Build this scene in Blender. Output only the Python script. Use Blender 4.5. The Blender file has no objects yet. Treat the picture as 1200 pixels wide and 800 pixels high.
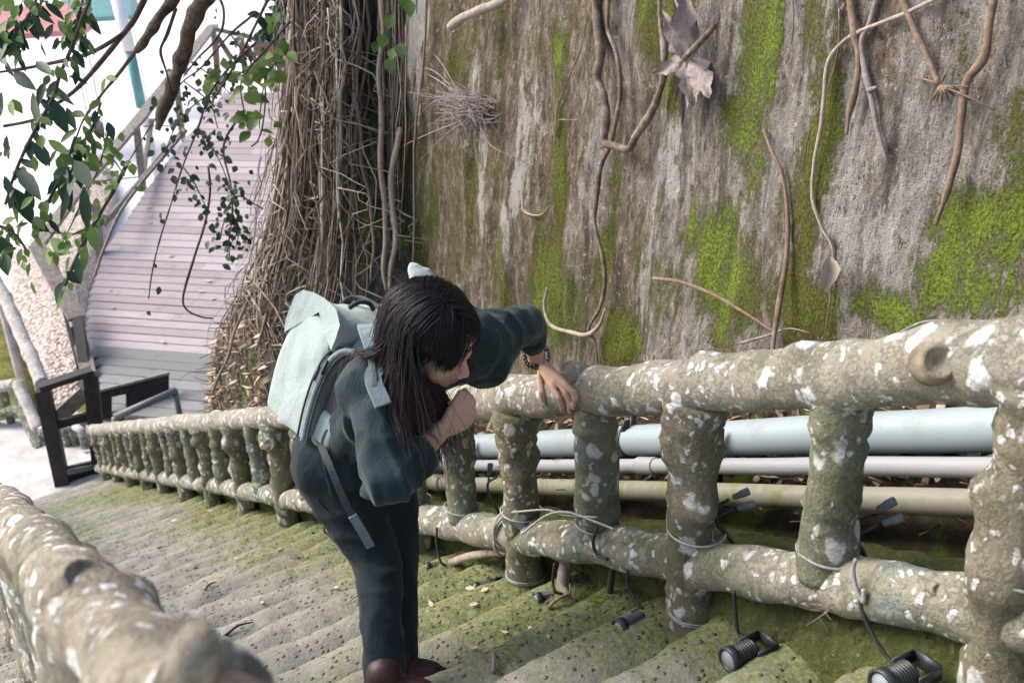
import bpy, bmesh, math, random
import numpy as np
from mathutils import Vector, Matrix, noise, Quaternion
from mathutils.bvhtree import BVHTree
random.seed(7)
RND = random.Random(11)
S = bpy.context.scene
COL = S.collection
V = Vector
R = math.radians

# ------------------------------------------------------------------ camera frame (used to survey real positions)
FPX = 1167.0
_p, _r = R(22), R(3)
CW = V((0, math.cos(_p), -math.sin(_p)))
_u0 = V((0, math.sin(_p), math.cos(_p))); _X = V((1, 0, 0))
CR = _X * math.cos(_r) - _u0 * math.sin(_r)
CU = _u0 * math.cos(_r) + _X * math.sin(_r)

def P(x, y, d):
    return (CW + CR * ((x - 600) / FPX) - CU * ((y - 400) / FPX)) * d

def CV(r, u, t):                       # direction given as right / up / towards-viewer
    return CR * r + CU * u - CW * t

# stair frame: s downhill along the stair, t to the right (towards the wall), o above/below the sloping rail line
AZ = R(32.8)
D = V((-math.sin(AZ), math.cos(AZ), 0)); N = V((math.cos(AZ), math.sin(AZ), 0))
R0 = P(820, 452, 1 / (.00052 * 890))
SL = .41
def W(s, t, o):
    q = R0 + D * s + N * t; q.z += -SL * s + o
    return q
def hit_t(x, y, t):
    v = P(x, y, 1); return v * ((R0.dot(N) + t) / v.dot(N))
def hit_z(x, y, z):
    v = P(x, y, 1); return v * (z / v.z)
STEP_O = -.66
def hit_stair(x, y, off=STEP_O):
    v = P(x, y, 1); n = V((0, 0, 1)) + D * SL
    return v * ((n.dot(R0) + off) / n.dot(v))
BAT = math.tan(R(7)); WT = .85
def wall_t(z, s):                      # t of the battered wall face at height z
    zb = R0.z - SL * s - .25
    return WT + (z - zb) * BAT
def hit_wall(x, y, out=0.0):
    t = WT
    for _ in range(8):
        q = hit_t(x, y, t - out); s = (q - R0).dot(D); t = wall_t(q.z, s)
    return q
def to_st(q):
    return (q - R0).dot(D), (q - R0).dot(N), q.z - (R0.z - SL * (q - R0).dot(D))

# ------------------------------------------------------------------ mesh builder
def catmull(pts, k=6):
    pts = [V(p) for p in pts]
    if len(pts) < 3:
        return [pts[0].lerp(pts[-1], i / k) for i in range(k + 1)]
    out = []
    ext = [pts[0] * 2 - pts[1]] + pts + [pts[-1] * 2 - pts[-2]]
    for i in range(1, len(ext) - 2):
        a, b, c, d = ext[i - 1], ext[i], ext[i + 1], ext[i + 2]
        for j in range(k):
            t = j / k
            out.append(.5 * ((2 * b) + (c - a) * t + (2 * a - 5 * b + 4 * c - d) * t * t + (3 * b - a - 3 * c + d) * t ** 3))
    out.append(pts[-1])
    return out

def interp(vals, n):
    if isinstance(vals, (int, float)): return [vals] * n
    m = len(vals) - 1; o = []
    for i in range(n):
        x = i / max(1, n - 1) * m; j = min(int(x), m - 1); o.append(vals[j] + (vals[j + 1] - vals[j]) * (x - j))
    return o

class MB:
    def __init__(s): s.v = []; s.f = []; s.m = []
    def add(s, vs, fs, m=0):
        b = len(s.v); s.v.extend([tuple(v) for v in vs]); s.f.extend([tuple(b + i for i in f) for f in fs]); s.m.extend([m] * len(fs)); return b
    def box(s, c, x, y, z, m=0):       # centre, three half-axis vectors
        c, x, y, z = V(c), V(x), V(y), V(z)
        vs = [c + x * a + y * b + z * d for a in (-1, 1) for b in (-1, 1) for d in (-1, 1)]
        s.add(vs, [(0, 1, 3, 2), (4, 6, 7, 5), (0, 4, 5, 1), (2, 3, 7, 6), (0, 2, 6, 4), (1, 5, 7, 3)], m)
    def plank(s, a, b, w, h, up=(0, 0, 1), m=0):
        a, b, up = V(a), V(b), V(up); d = b - a; side = d.cross(up).normalized(); u = side.cross(d).normalized()
        s.box((a + b) / 2, d / 2, side * w / 2, u * h / 2, m)
    def tube(s, pts, rad, n=8, ell=(1, 1), ref=None, cap=True, disp=None, m=0):
        pts = [V(p) for p in pts]; L = len(pts); rad = interp(rad, L)
        t0 = (pts[1] - pts[0]).normalized()
        ref = V(ref) if ref is not None else (V((0, 0, 1)) if abs(t0.z) < .9 else V((1, 0, 0)))
        nrm = (ref - t0 * ref.dot(t0)).normalized()
        vs = []; 
        for i, p in enumerate(pts):
            t = (pts[min(i + 1, L - 1)] - pts[max(i - 1, 0)])
            t = t.normalized() if t.length > 1e-9 else t0
            nrm = (nrm - t * nrm.dot(t)).normalized(); bn = t.cross(nrm)
            for j in range(n):
                a = 2 * math.pi * j / n
                dr = nrm * (math.cos(a) * ell[0]) + bn * (math.sin(a) * ell[1])
                q = p + dr * rad[i]
                if disp: q = q + dr * disp(q, i, a)
                vs.append(q)
        fs = [(i * n + j, i * n + (j + 1) % n, (i + 1) * n + (j + 1) % n, (i + 1) * n + j) for i in range(L - 1) for j in range(n)]
        if cap:
            fs.append(tuple(range(n))[::-1]); fs.append(tuple((L - 1) * n + j for j in range(n)))
        s.add(vs, fs, m)
    def lathe(s, base, axis, prof, n=16, m=0):       # prof: list of (height, radius)
        base, axis = V(base), V(axis).normalized()
        ref = V((0, 0, 1)) if abs(axis.z) < .9 else V((1, 0, 0))
        x = (ref - axis * ref.dot(axis)).normalized(); y = axis.cross(x)
        vs = [base + axis * h + (x * math.cos(2 * math.pi * j / n) + y * math.sin(2 * math.pi * j / n)) * r for h, r in prof for j in range(n)]
        L = len(prof)
        fs = [(i * n + j, i * n + (j + 1) % n, (i + 1) * n + (j + 1) % n, (i + 1) * n + j) for i in range(L - 1) for j in range(n)]
        fs.append(tuple(range(n))[::-1]); fs.append(tuple((L - 1) * n + j for j in range(n)))
        s.add(vs, fs, m)
    def ell(s, c, ax, ay, az, nu=16, nv=10, m=0):
        c = V(c); vs = [c + V(az)]
        for i in range(1, nv):
            th = math.pi * i / nv
            for j in range(nu):
                ph = 2 * math.pi * j / nu
                vs.append(c + V(az) * math.cos(th) + (V(ax) * math.cos(ph) + V(ay) * math.sin(ph)) * math.sin(th))
        vs.append(c - V(az)); e = len(vs) - 1
        fs = [(0, 1 + j, 1 + (j + 1) % nu) for j in range(nu)]
        for i in range(nv - 2):
            for j in range(nu):
                a = 1 + i * nu; b = a + nu; fs.append((a + j, b + j, b + (j + 1) % nu, a + (j + 1) % nu))
        a = 1 + (nv - 2) * nu
        fs += [(a + j, e, a + (j + 1) % nu) for j in range(nu)]
        s.add(vs, fs, m)
    def leaf(s, base, d, up, L, w, fold=.25, droop=.2, m=0):
        base, d, up = V(base), V(d).normalized(), V(up)
        side = d.cross(up)
        if side.length < 1e-4: side = d.cross(V((1, .3, .2)))
        side.normalize(); n = side.cross(d).normalized()
        prof = [(0, .04), (.18, .62), (.42, 1.0), (.68, .78), (.88, .34), (1, .02)]
        vs = []
        for x, q in prof:
            c = base + d * (L * x) - n * (droop * L * x * x)
            hw = w * .5 * q
            vs += [c + side * hw + n * (fold * hw), c, c - side * hw + n * (fold * hw)]
        fs = []
        for i in range(len(prof) - 1):
            a = i * 3; fs += [(a, a + 1, a + 4, a + 3), (a + 1, a + 2, a + 5, a + 4)]
        s.add(vs, fs, m)
    def mesh(s, name):
        me = bpy.data.meshes.new(name); me.from_pydata(s.v, [], s.f); me.update()
        return me
    def obj(s, name, mats, parent=None, smooth=True):
        me = s.mesh(name)
        for m in (mats if isinstance(mats, (list, tuple)) else [mats]): me.materials.append(m)
        if len(me.polygons):
            me.polygons.foreach_set('material_index', s.m)
            me.polygons.foreach_set('use_smooth', [smooth] * len(me.polygons))
        o = bpy.data.objects.new(name, me); COL.objects.link(o)
        if parent is not None: par(o, parent)
        return o

def par(o, p):
    o.parent = p
    o.matrix_parent_inverse = p.matrix_basis.inverted() if p.parent is None else Matrix.Identity(4)

def tag(o, label=None, cat=None, group=None, kind=None):
    if label: o['label'] = label
    if cat: o['category'] = cat
    if group: o['group'] = group
    if kind: o['kind'] = kind
    return o
def thing(name, loc, label, cat, group=None):
    o = bpy.data.objects.new(name, None); COL.objects.link(o); o.location = loc; o.empty_display_size = .1
    return tag(o, label, cat, group)

def fbm(p, sc, oc=4):
    return noise.fractal(V(p) * sc, 1.0, 2.0, oc)

# ------------------------------------------------------------------ node helper
class NT:
    def __init__(s, name, rough=.8, spec=.3):
        s.mat = bpy.data.materials.new(name); s.mat.use_nodes = True
        s.t = s.mat.node_tree; s.n = s.t.nodes; s.l = s.t.links
        s.b = s.n['Principled BSDF']; s.b.inputs['Roughness'].default_value = rough
        s.b.inputs['Specular IOR Level'].default_value = spec
        s._tc = None
    def node(s, ty, **kw):
        n = s.n.new(ty)
        for k, v in kw.items(): setattr(n, k, v)
        return n
    def put(s, sock, v):
        if isinstance(v, bpy.types.NodeSocket): s.l.new(v, sock)
        elif isinstance(v, (tuple, list)) and sock.type == 'RGBA' and len(v) == 3: sock.default_value = (*v, 1)
        else: sock.default_value = v
    def tc(s, which='Object'):
        if s._tc is None: s._tc = s.node('ShaderNodeTexCoord')
        return s._tc.outputs[which]
    def attr(s, name):
        a = s.node('ShaderNodeAttribute'); a.attribute_name = name; return a
    def mapv(s, vec, scale=(1, 1, 1), loc=(0, 0, 0), rot=(0, 0, 0)):
        m = s.node('ShaderNodeMapping'); s.l.new(vec, m.inputs[0]); m.inputs['Scale'].default_value = scale; m.inputs['Location'].default_value = loc; m.inputs['Rotation'].default_value = rot
        return m.outputs[0]
    def noise(s, vec, scale, detail=4, rough=.6, dist=0, col=False):
        n = s.node('ShaderNodeTexNoise'); s.l.new(vec, n.inputs['Vector']); n.inputs['Scale'].default_value = scale; n.inputs['Detail'].default_value = detail
        n.inputs['Roughness'].default_value = rough; n.inputs['Distortion'].default_value = dist
        return n.outputs['Color' if col else 'Fac']
    def vor(s, vec, scale, feat='F1', rnd=1, out='Distance'):
        n = s.node('ShaderNodeTexVoronoi', feature=feat); s.l.new(vec, n.inputs['Vector']); n.inputs['Scale'].default_value = scale; n.inputs['Randomness'].default_value = rnd
        return n.outputs[out]
    def wave(s, vec, scale, dist=2, detail=2, dirn='X', dscale=1):
        n = s.node('ShaderNodeTexWave', bands_direction=dirn); s.l.new(vec, n.inputs['Vector']); n.inputs['Scale'].default_value = scale; n.inputs['Distortion'].default_value = dist
        n.inputs['Detail'].default_value = detail; n.inputs['Detail Scale'].default_value = dscale
        return n.outputs['Fac']
    def step(s, v, a, b, to=(0, 1)):
        n = s.node('ShaderNodeMapRange', interpolation_type='SMOOTHSTEP'); s.put(n.inputs[0], v); n.inputs[1].default_value = a; n.inputs[2].default_value = b
        n.inputs[3].default_value = to[0]; n.inputs[4].default_value = to[1]
        return n.outputs[0]
    def math(s, op, a, b=0.0):
        n = s.node('ShaderNodeMath', operation=op); s.put(n.inputs[0], a); s.put(n.inputs[1], b); return n.outputs[0]
    def mix(s, f, a, b, mode='MIX'):
        n = s.node('ShaderNodeMix', data_type='RGBA', blend_type=mode); s.put(n.inputs[0], f); s.put(n.inputs[6], a); s.put(n.inputs[7], b); return n.outputs[2]
    def ramp(s, f, stops):
        n = s.node('ShaderNodeValToRGB'); s.put(n.inputs[0], f); cr = n.color_ramp
        while len(cr.elements) < len(stops): cr.elements.new(.5)
        for e, (p, c) in zip(cr.elements, stops): e.position = p; e.color = (*c, 1)
        return n.outputs[0]
    def bump(s, h, strength=.5, dist=.01, prev=None):
        n = s.node('ShaderNodeBump'); s.put(n.inputs['Height'], h); n.inputs['Strength'].default_value = strength; n.inputs['Distance'].default_value = dist
        if prev is not None: s.l.new(prev, n.inputs['Normal'])
        return n.outputs[0]
    def out(s, col=None, nrm=None, rough=None):
        if col is not None: s.put(s.b.inputs['Base Color'], col)
        if nrm is not None: s.l.new(nrm, s.b.inputs['Normal'])
        if rough is not None: s.put(s.b.inputs['Roughness'], rough)
        return s.mat
    def rnd(s):
        return s.node('ShaderNodeObjectInfo').outputs['Random']
    def geo(s): return s.node('ShaderNodeNewGeometry')

def simple(name, col, rough=.7, spec=.3, var=.25, scale=20, bump=.2, bd=.004, metal=0):
    n = NT(name, rough, spec); f = n.noise(n.tc(), scale, 5)
    dark = tuple(c * (1 - var) for c in col); lite = tuple(min(1, c * (1 + var)) for c in col)
    c = n.ramp(f, [(.3, dark), (.7, lite)])
    n.b.inputs['Metallic'].default_value = metal
    return n.out(c, n.bump(n.noise(n.tc(), scale * 4, 4), bump, bd))

def log_material(name, base, dark, green, lichen=1.0, teal=0.0):
    n = NT(name, .85, .25); o = n.tc()
    f1 = n.noise(o, 7, 6, .65); f2 = n.noise(o, 30, 5, .7)
    c = n.ramp(f1, [(.3, dark), (.48, base), (.72, tuple(x * 1.25 for x in base))])
    c = n.mix(n.step(n.noise(n.mapv(o, loc=(3, 1, 2)), 5, 5), .5, .68), c, green)
    if teal: c = n.mix(n.math('MULTIPLY', n.step(n.noise(n.mapv(o, loc=(8, 4, 1)), 6, 4), .5, .62), teal), c, (.16, .24, .24))
    c = n.mix(n.math('MULTIPLY', n.step(f2, .56, .78), .45), c, dark)
    c = n.mix(n.math('MULTIPLY', n.step(n.noise(n.mapv(o, loc=(5, 5, 5)), 90, 3), .58, .7), .35), c, tuple(x * .5 for x in dark))
    # lichen: blotches of off-white crust of several sizes
    wv = n.node('ShaderNodeVectorMath', operation='ADD'); n.l.new(n.mapv(o, (1, 1, .7)), wv.inputs[0])
    sv = n.node('ShaderNodeVectorMath', operation='SCALE'); n.l.new(n.noise(o, 18, 3, col=True), sv.inputs[0]); sv.inputs['Scale'].default_value = .055
    n.l.new(sv.outputs[0], wv.inputs[1]); vv = wv.outputs[0]
    a = n.step(n.vor(vv, 17), .34, .22); am = n.step(n.noise(n.mapv(o, loc=(1, 7, 3)), 6, 3), .44, .52)
    b = n.step(n.vor(n.mapv(vv, loc=(4, 4, 4)), 38), .33, .2); bm = n.step(n.noise(n.mapv(o, loc=(9, 2, 3)), 9, 3), .42, .52)
    e = n.step(n.noise(n.mapv(o, loc=(2, 2, 9)), 45, 6, .75), .6, .66); em = n.math('MULTIPLY', n.step(n.noise(n.mapv(o, loc=(6, 2, 1)), 5, 3), .52, .62), .8)
    l = n.math('MAXIMUM', n.math('MAXIMUM', n.math('MULTIPLY', a, am), n.math('MULTIPLY', b, bm)), n.math('MULTIPLY', e, em))
    l = n.math('MULTIPLY', l, lichen)
    lc = n.mix(n.noise(o, 60, 3), (.5, .52, .53), (.82, .83, .83))
    c = n.mix(l, c, lc)
    h = n.math('ADD', n.math('MULTIPLY', f2, 1.0), n.math('MULTIPLY', n.noise(o, 110, 4, .7), .5))
    h = n.math('ADD', h, n.math('MULTIPLY', l, .35))
    ck = n.noise(n.mapv(o, (1, 1, 1), (3, 3, 3)), 20, 7, .78)
    h = n.math('ADD', h, n.math('MULTIPLY', n.step(ck, .49, .57), .35))
    c = n.mix(n.math('MULTIPLY', n.step(ck, .50, .44), .45), c, dark)
    c = n.mix(n.math('MULTIPLY', n.step(n.noise(n.mapv(o, loc=(7, 7, 1)), 3.2, 5, .65), .5, .64), .6), c, tuple(x * .8 for x in green))
    c = n.mix(l, c, lc)
    return n.out(c, n.bump(h, .8, .013))

M = {}
M['rail'] = log_material('rail_bark', (.33, .305, .25), (.20, .182, .145), (.24, .245, .17), 1.0)
M['rail2'] = log_material('lower_rail_bark', (.31, .29, .23), (.17, .157, .12), (.20, .21, .13), 1.0, .55)
M['post'] = log_material('post_bark', (.215, .195, .14), (.11, .10, .07), (.15, .155, .085), .6)
M['bamboo'] = log_material('bamboo_bark', (.20, .20, .14), (.10, .105, .07), (.14, .155, .09), .5, .6)
M['left'] = log_material('left_rail_bark', (.31, .275, .215), (.18, .15, .11), (.24, .225, .16), .75)
M['pale_log'] = log_material('pale_log_bark', (.50, .45, .42), (.28, .23, .2), (.4, .4, .36), .9)

# wall
n = NT('mossy_wall', .92, .15); uv = n.tc('UV')
moss = n.attr('moss').outputs['Fac']; zone = n.attr('zone').outputs['Fac']; pale = n.attr('pale').outputs['Fac']
st = n.mapv(uv, (1, .16, 1)); st2 = n.mapv(uv, (1, .3, 1), (3, 2, 0)); st3 = n.mapv(uv, (1, .55, 1), (1, 5, 0))
f1 = n.noise(st, 9, 7, .68, .3); f2 = n.noise(st2, 26, 8, .74, .4); f3 = n.noise(st3, 70, 6, .75); f4 = n.noise(uv, 160, 4, .7)
f5 = n.noise(n.mapv(uv, (1, .5, 1), (11, 3, 0)), 38, 6, .78, .5); big = n.noise(n.mapv(uv, (1, .4, 1), (5, 9, 0)), 3.2, 4, .6)
g = n.ramp(f2, [(.30, (.14, .12, .10)), (.43, (.34, .31, .28)), (.57, (.52, .49, .455)), (.72, (.72, .69, .65))])
brn = n.ramp(f2, [(.3, (.06, .042, .026)), (.47, (.18, .135, .09)), (.58, (.36, .29, .23)), (.74, (.62, .56, .49))])
bf = n.math('MULTIPLY', n.step(n.math('ADD', n.math('MULTIPLY', n.math('ADD', f1, big), .5), n.math('MULTIPLY', zone, .22)), .48, .66), .95)
c = n.mix(bf, g, brn)
# damp dark runs down the face
c = n.mix(n.math('MULTIPLY', n.step(n.noise(n.mapv(uv, (1, .07, 1), (2, 2, 0)), 14, 6, .7, .2), .52, .64), .75), c, (.075, .062, .045))
c = n.mix(n.math('MULTIPLY', n.step(f5, .56, .64), .8), c, (.07, .06, .045))
c = n.mix(n.math('MULTIPLY', n.step(f3, .56, .68), .8), c, (.085, .075, .06))
c = n.mix(n.math('MULTIPLY', n.step(f4, .54, .68), .7), c, (.085, .08, .07))
vg = n.vor(n.mapv(uv, (1, .7, 1)), 75, rnd=1); sp = n.step(n.noise(n.mapv(uv, (1, 1, 1), (4, 4, 0)), 5, 4), .42, .62)
c = n.mix(n.math('MULTIPLY', n.math('MULTIPLY', n.step(vg, .26, .12), sp), .85), c, (.04, .035, .03))
c = n.mix(n.math('MULTIPLY', n.step(n.noise(n.mapv(uv, (1, .5, 1), (7, 7, 0)), 60, 7, .8), .57, .62), .85), c, (.70, .68, .65))
pk = n.step(n.math('ADD', n.math('MULTIPLY', pale, .45), n.math('ADD', n.math('MULTIPLY', n.noise(n.mapv(uv, (1, .25, 1), (9, 1, 0)), 18, 7, .75), .75), n.math('MULTIPLY', f3, .25))), .63, .69)
c = n.mix(n.math('MULTIPLY', pk, .85), c, (.62, .59, .56))
mo = n.math('ADD', n.math('MULTIPLY', moss, .37), n.math('ADD', n.math('MULTIPLY', n.noise(n.mapv(uv, (1, .38, 1), (2, 8, 0)), 9, 9, .8), .95), n.math('ADD', n.math('MULTIPLY', f5, .78), n.math('MULTIPLY', f4, .35))))
streak = n.step(n.noise(n.mapv(uv, (1, .13, 1), (8, 5, 0)), 4.5, 5, .65), .50, .66)
mo = n.math('ADD', mo, n.math('MULTIPLY', streak, .27))
ol = n.math('ADD', n.math('MULTIPLY', zone, .10), mo)
olk = n.math('MULTIPLY', n.step(ol, 1.12, 1.34), .8)
clump = n.noise(n.mapv(uv, (1, .7, 1)), 120, 5, .75)
c = n.mix(olk, c, n.ramp(clump, [(.32, (.055, .05, .018)), (.5, (.13, .13, .04)), (.66, (.26, .26, .10))]))
mk = n.step(mo, 1.25, 1.42)
mc = n.ramp(clump, [(.34, (.06, .085, .012)), (.47, (.21, .29, .035)), (.64, (.46, .56, .12))])
mdull = n.ramp(clump, [(.32, (.07, .07, .015)), (.5, (.17, .19, .035)), (.66, (.32, .34, .09))])
mc = n.mix(n.step(big, .40, .60), mc, mdull)
mc = n.mix(n.math('MULTIPLY', n.step(zone, .25, .95), .5), mc, mdull)
c = n.mix(n.math('MULTIPLY', mk, .96), c, mc)
h = n.math('ADD', n.math('MULTIPLY', f2, .9), n.math('ADD', n.math('MULTIPLY', f3, 1.0), n.math('MULTIPLY', f4, .8)))
h = n.math('ADD', h, n.math('MULTIPLY', f5, -.9))
h = n.math('ADD', h, n.math('MULTIPLY', mk, n.math('ADD', .35, n.math('MULTIPLY', clump, 1.5))))
M['wall'] = n.out(c, n.bump(h, 1.0, .03))

# steps
n = NT('dimpled_steps', .9, .2); o = n.tc(); uv = n.tc('UV'); sm = n.attr('moss').outputs['Fac']
f1 = n.noise(o, 6, 6, .65); f2 = n.noise(o, 45, 5, .7); f3 = n.noise(o, 2.2, 3)
c = n.ramp(f1, [(.3, (.155, .15, .13)), (.5, (.26, .252, .222)), (.72, (.38, .37, .335))])
c = n.mix(n.math('MULTIPLY', n.step(f2, .5, .7), .5), c, (.16, .15, .13))
mk = n.step(n.math('ADD', n.math('MULTIPLY', sm, .62), n.math('ADD', n.math('MULTIPLY', f1, .6), n.math('MULTIPLY', n.noise(o, 28, 6, .75), .55))), .72, 1.02)
c = n.mix(mk, c, n.ramp(n.noise(o, 70, 4, .7), [(.3, (.085, .092, .042)), (.5, (.165, .175, .08)), (.7, (.27, .29, .135))]))
mg = n.step(n.math('ADD', n.math('MULTIPLY', sm, .42), n.noise(n.mapv(o, loc=(3, 3, 3)), 12, 8, .8)), .90, 1.02)
c = n.mix(mg, c, n.ramp(n.noise(o, 110, 3, .7), [(.3, (.06, .09, .014)), (.65, (.19, .27, .05))]))
pit = n.step(n.vor(n.mapv(uv, (1.25, 1, 1)), 40, rnd=.6), .30, .12); pm = n.step(n.noise(o, 7, 4), .28, .5, (.15, 1))
pit = n.math('MULTIPLY', pit, pm)
c = n.mix(n.math('MULTIPLY', pit, .55), c, (.09, .09, .07))
h = n.math('SUBTRACT', n.math('ADD', n.math('MULTIPLY', f2, .5), n.math('MULTIPLY', n.noise(o, 130, 3), .25)), n.math('MULTIPLY', pit, .8))
h = n.math('ADD', h, n.math('MULTIPLY', mg, .5))
M['steps'] = n.out(c, n.bump(h, .9, .014))

# mossy curb and soil
n = NT('mossy_curb', .95, .1); o = n.tc(); f1 = n.noise(o, 8, 7, .7); f2 = n.noise(n.mapv(o, (1, 1, .5)), 60, 5, .7)
c = n.ramp(f1, [(.28, (.07, .065, .035)), (.45, (.13, .14, .05)), (.6, (.19, .22, .07)), (.78, (.27, .26, .15))])
c = n.mix(n.math('MULTIPLY', n.step(f2, .5, .68), .7), c, (.30, .32, .15))
c = n.mix(n.math('MULTIPLY', n.step(n.noise(n.mapv(o, loc=(3, 1, 1)), 14, 7, .8), .54, .62), .8), c, (.075, .06, .035))
c = n.mix(n.math('MULTIPLY', n.step(n.noise(n.mapv(o, loc=(6, 1, 4)), 45, 6, .8), .60, .66), .7), c, (.42, .42, .30))
M['curb'] = n.out(c, n.bump(n.math('ADD', n.math('MULTIPLY', n.noise(o, 120, 4, .75), .8), n.math('ADD', f2, n.noise(o, 26, 7, .75))), 1.0, .035))
n = NT('soil', .97, .1); o = n.tc(); f1 = n.noise(o, 12, 7, .7)
c = n.ramp(f1, [(.3, (.02, .017, .012)), (.55, (.06, .048, .032)), (.75, (.13, .10, .07))])
c = n.mix(n.step(n.noise(n.mapv(o, loc=(4, 1, 1)), 5, 6, .7), .52, .62), c, (.08, .11, .02))
M['soil'] = n.out(c, n.bump(n.noise(o, 50, 5, .75), 1, .03))
# outcrop
n = NT('rock_outcrop', .92, .15); o = n.tc(); f1 = n.noise(n.mapv(o, (1, 1, .35)), 6, 7, .7); f2 = n.noise(n.mapv(o, (1, 1, .3)), 30, 6, .7)
c = n.ramp(f2, [(.3, (.03, .03, .027)), (.55, (.10, .10, .095)), (.75, (.24, .23, .22))])
c = n.mix(n.step(f1, .5, .58), c, n.ramp(f2, [(.35, (.04, .06, .01)), (.65, (.2, .27, .035))]))
M['rock'] = n.out(c, n.bump(f2, 1, .05))
def strand_mat(name, cols, sc=3):
    n = NT(name, .88, .2); o = n.tc()
    f = n.attr('tone').outputs['Fac']; c = n.ramp(f, [(i / (len(cols) - 1), q) for i, q in enumerate(cols)])
    c = n.mix(n.math('MULTIPLY', n.step(n.noise(o, 40, 4), .5, .7), .4), c, tuple(x * .4 for x in cols[0]))
    return n.out(c, n.bump(n.noise(o, 120, 3), .5, .004))
M['root'] = strand_mat('aerial_root', [(.06, .042, .03), (.16, .12, .09), (.30, .25, .20), (.50, .45, .39)])
def bark(name, a, b, sc=25, pale=.0):
    n = NT(name, .85, .2); o = n.tc(); f = n.noise(o, sc, 6, .7); c = n.ramp(f, [(.3, a), (.68, b)])
    if pale: c = n.mix(n.math('MULTIPLY', n.step(n.noise(n.mapv(o, loc=(2, 4, 1)), sc * .5, 4), .52, .6), pale), c, (.5, .48, .45))
    return n.out(c, n.bump(n.noise(o, sc * 3, 5, .7), .8, .008))
M['vine_dark'] = bark('dark_vine_bark', (.07, .05, .038), (.24, .185, .14), 30, .25)
M['vine_brown'] = bark('brown_vine_bark', (.13, .085, .06), (.30, .215, .165), 30)
M['vine_pale'] = bark('pale_vine_bark', (.24, .19, .15), (.46, .39, .33), 30)
M['twig_grey'] = bark('grey_twig_bark', (.16, .13, .125), (.36, .31, .30), 40)
M['limb'] = bark('limb_bark', (.018, .012, .009), (.10, .072, .05), 22, .1)
M['twig_dark'] = bark('dark_twig', (.03, .022, .018), (.11, .085, .075), 30)
M['deadleaf'] = simple('dead_leaf', (.24, .165, .11), .8, .2, .5, 9)
M['deadleaf2'] = simple('pale_dead_leaf', (.52, .43, .33), .8, .2, .35, 12)
M['frond'] = bark('dead_frond', (.24, .19, .175), (.44, .37, .345), 30)
def leaf_mat(name, a, b, rough=.45, tr=.25):
    n = NT(name, rough, .25); o = n.tc(); g = n.geo()
    c = n.ramp(n.math('ADD', n.math('MULTIPLY', n.noise(o, 14, 2), .5), n.math('MULTIPLY', g.outputs['Random Per Island'], .5)), [(.25, a), (.75, b)])
    n.out(c, n.bump(n.noise(o, 60, 2), .2, .003))
    tl = n.node('ShaderNodeBsdfTranslucent'); n.l.new(c, tl.inputs[0]); mx = n.node('ShaderNodeMixShader'); mx.inputs[0].default_value = tr
    n.l.new(n.b.outputs[0], mx.inputs[1]); n.l.new(tl.outputs[0], mx.inputs[2]); n.l.new(mx.outputs[0], n.n['Material Output'].inputs[0])
    return n.mat
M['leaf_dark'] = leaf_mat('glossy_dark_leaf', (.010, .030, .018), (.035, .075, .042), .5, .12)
M['leaf_bright'] = leaf_mat('bright_leaf', (.06, .12, .03), (.16, .25, .065), .5, .4)  # fresh bright green foliage, yellower than the dark glossy leaves
M['leaf_small'] = leaf_mat('creeper_leaf', (.015, .035, .022), (.06, .10, .05), .5, .2)
# pipes
def pipe_mat(name, col, dirt, amt):
    n = NT(name, .38, .5); o = n.tc()
    f = n.noise(n.mapv(o, (1, 1, 1)), 9, 6, .7)
    c = n.mix(n.math('MULTIPLY', n.step(f, .45, .75), amt), col, dirt)
    c = n.mix(n.math('MULTIPLY', n.step(n.noise(o, 120, 4, .7), .58, .7), .35), c, tuple(x * .5 for x in dirt))
    return n.out(c, n.bump(n.noise(o, 70, 3), .08, .003), n.step(f, .3, .8, (.45, .7)))
M['pipe_white'] = pipe_mat('white_pipe', (.28, .345, .37), (.24, .25, .235), .7)
M['pipe_grey'] = pipe_mat('grey_pipe', (.30, .31, .325), (.33, .29, .25), .6)
M['pipe_olive'] = pipe_mat('algae_pipe', (.28, .265, .21), (.19, .20, .07), 1.6)
M['pvc'] = pipe_mat('pvc_grey', (.13, .15, .16), (.15, .15, .14), .5)
M['black'] = simple('black_plastic', (.018, .022, .028), .45, .5, .4, 30)
M['glass'] = simple('lamp_glass', (.25, .28, .3), .15, .6, .2, 10)
M['wire'] = simple('grey_wire', (.30, .30, .29), .5, .4, .3, 60)
M['cable'] = simple('black_cable', (.03, .03, .032), .5, .4, .3, 60)
M['ironwood'] = simple('dark_timber', (.025, .021, .02), .6, .3, .5, 18, .4)
M['greywood'] = bark('weathered_timber', (.11, .095, .085), (.30, .265, .235), 14)
M['brownwood'] = bark('brown_timber', (.13, .085, .06), (.30, .21, .15), 14)
def deck_mat(name, a, b, dots=False):
    n = NT(name, .75, .25); uv = n.tc('UV'); g = n.geo()
    f = n.noise(n.mapv(uv, (.6, 9, 1)), 6, 5, .65); isl = g.outputs['Random Per Island']
    c = n.ramp(n.math('ADD', n.math('MULTIPLY', f, .65), n.math('MULTIPLY', isl, .35)), [(.25, a), (.75, b)])
    c = n.mix(n.math('MULTIPLY', n.step(n.noise(n.tc(), 3.5, 6, .7), .55, .72), .4), c, tuple(x * .6 for x in a))
    return n.out(c, n.bump(f, .3, .006))
M['deck'] = deck_mat('pink_deck', (.25, .211, .220), (.40, .348, .362))
M['deckdark'] = deck_mat('slate_deck', (.145, .147, .145), (.25, .25, .245))
n = NT('pale_paving', .9, .2); o = n.tc(); f = n.noise(o, .5, 6, .6)
M['paving'] = n.out(n.ramp(f, [(.3, (.60, .57, .57)), (.7, (.80, .78, .78))]), n.bump(n.noise(o, 12, 4), .3, .01))
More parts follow.
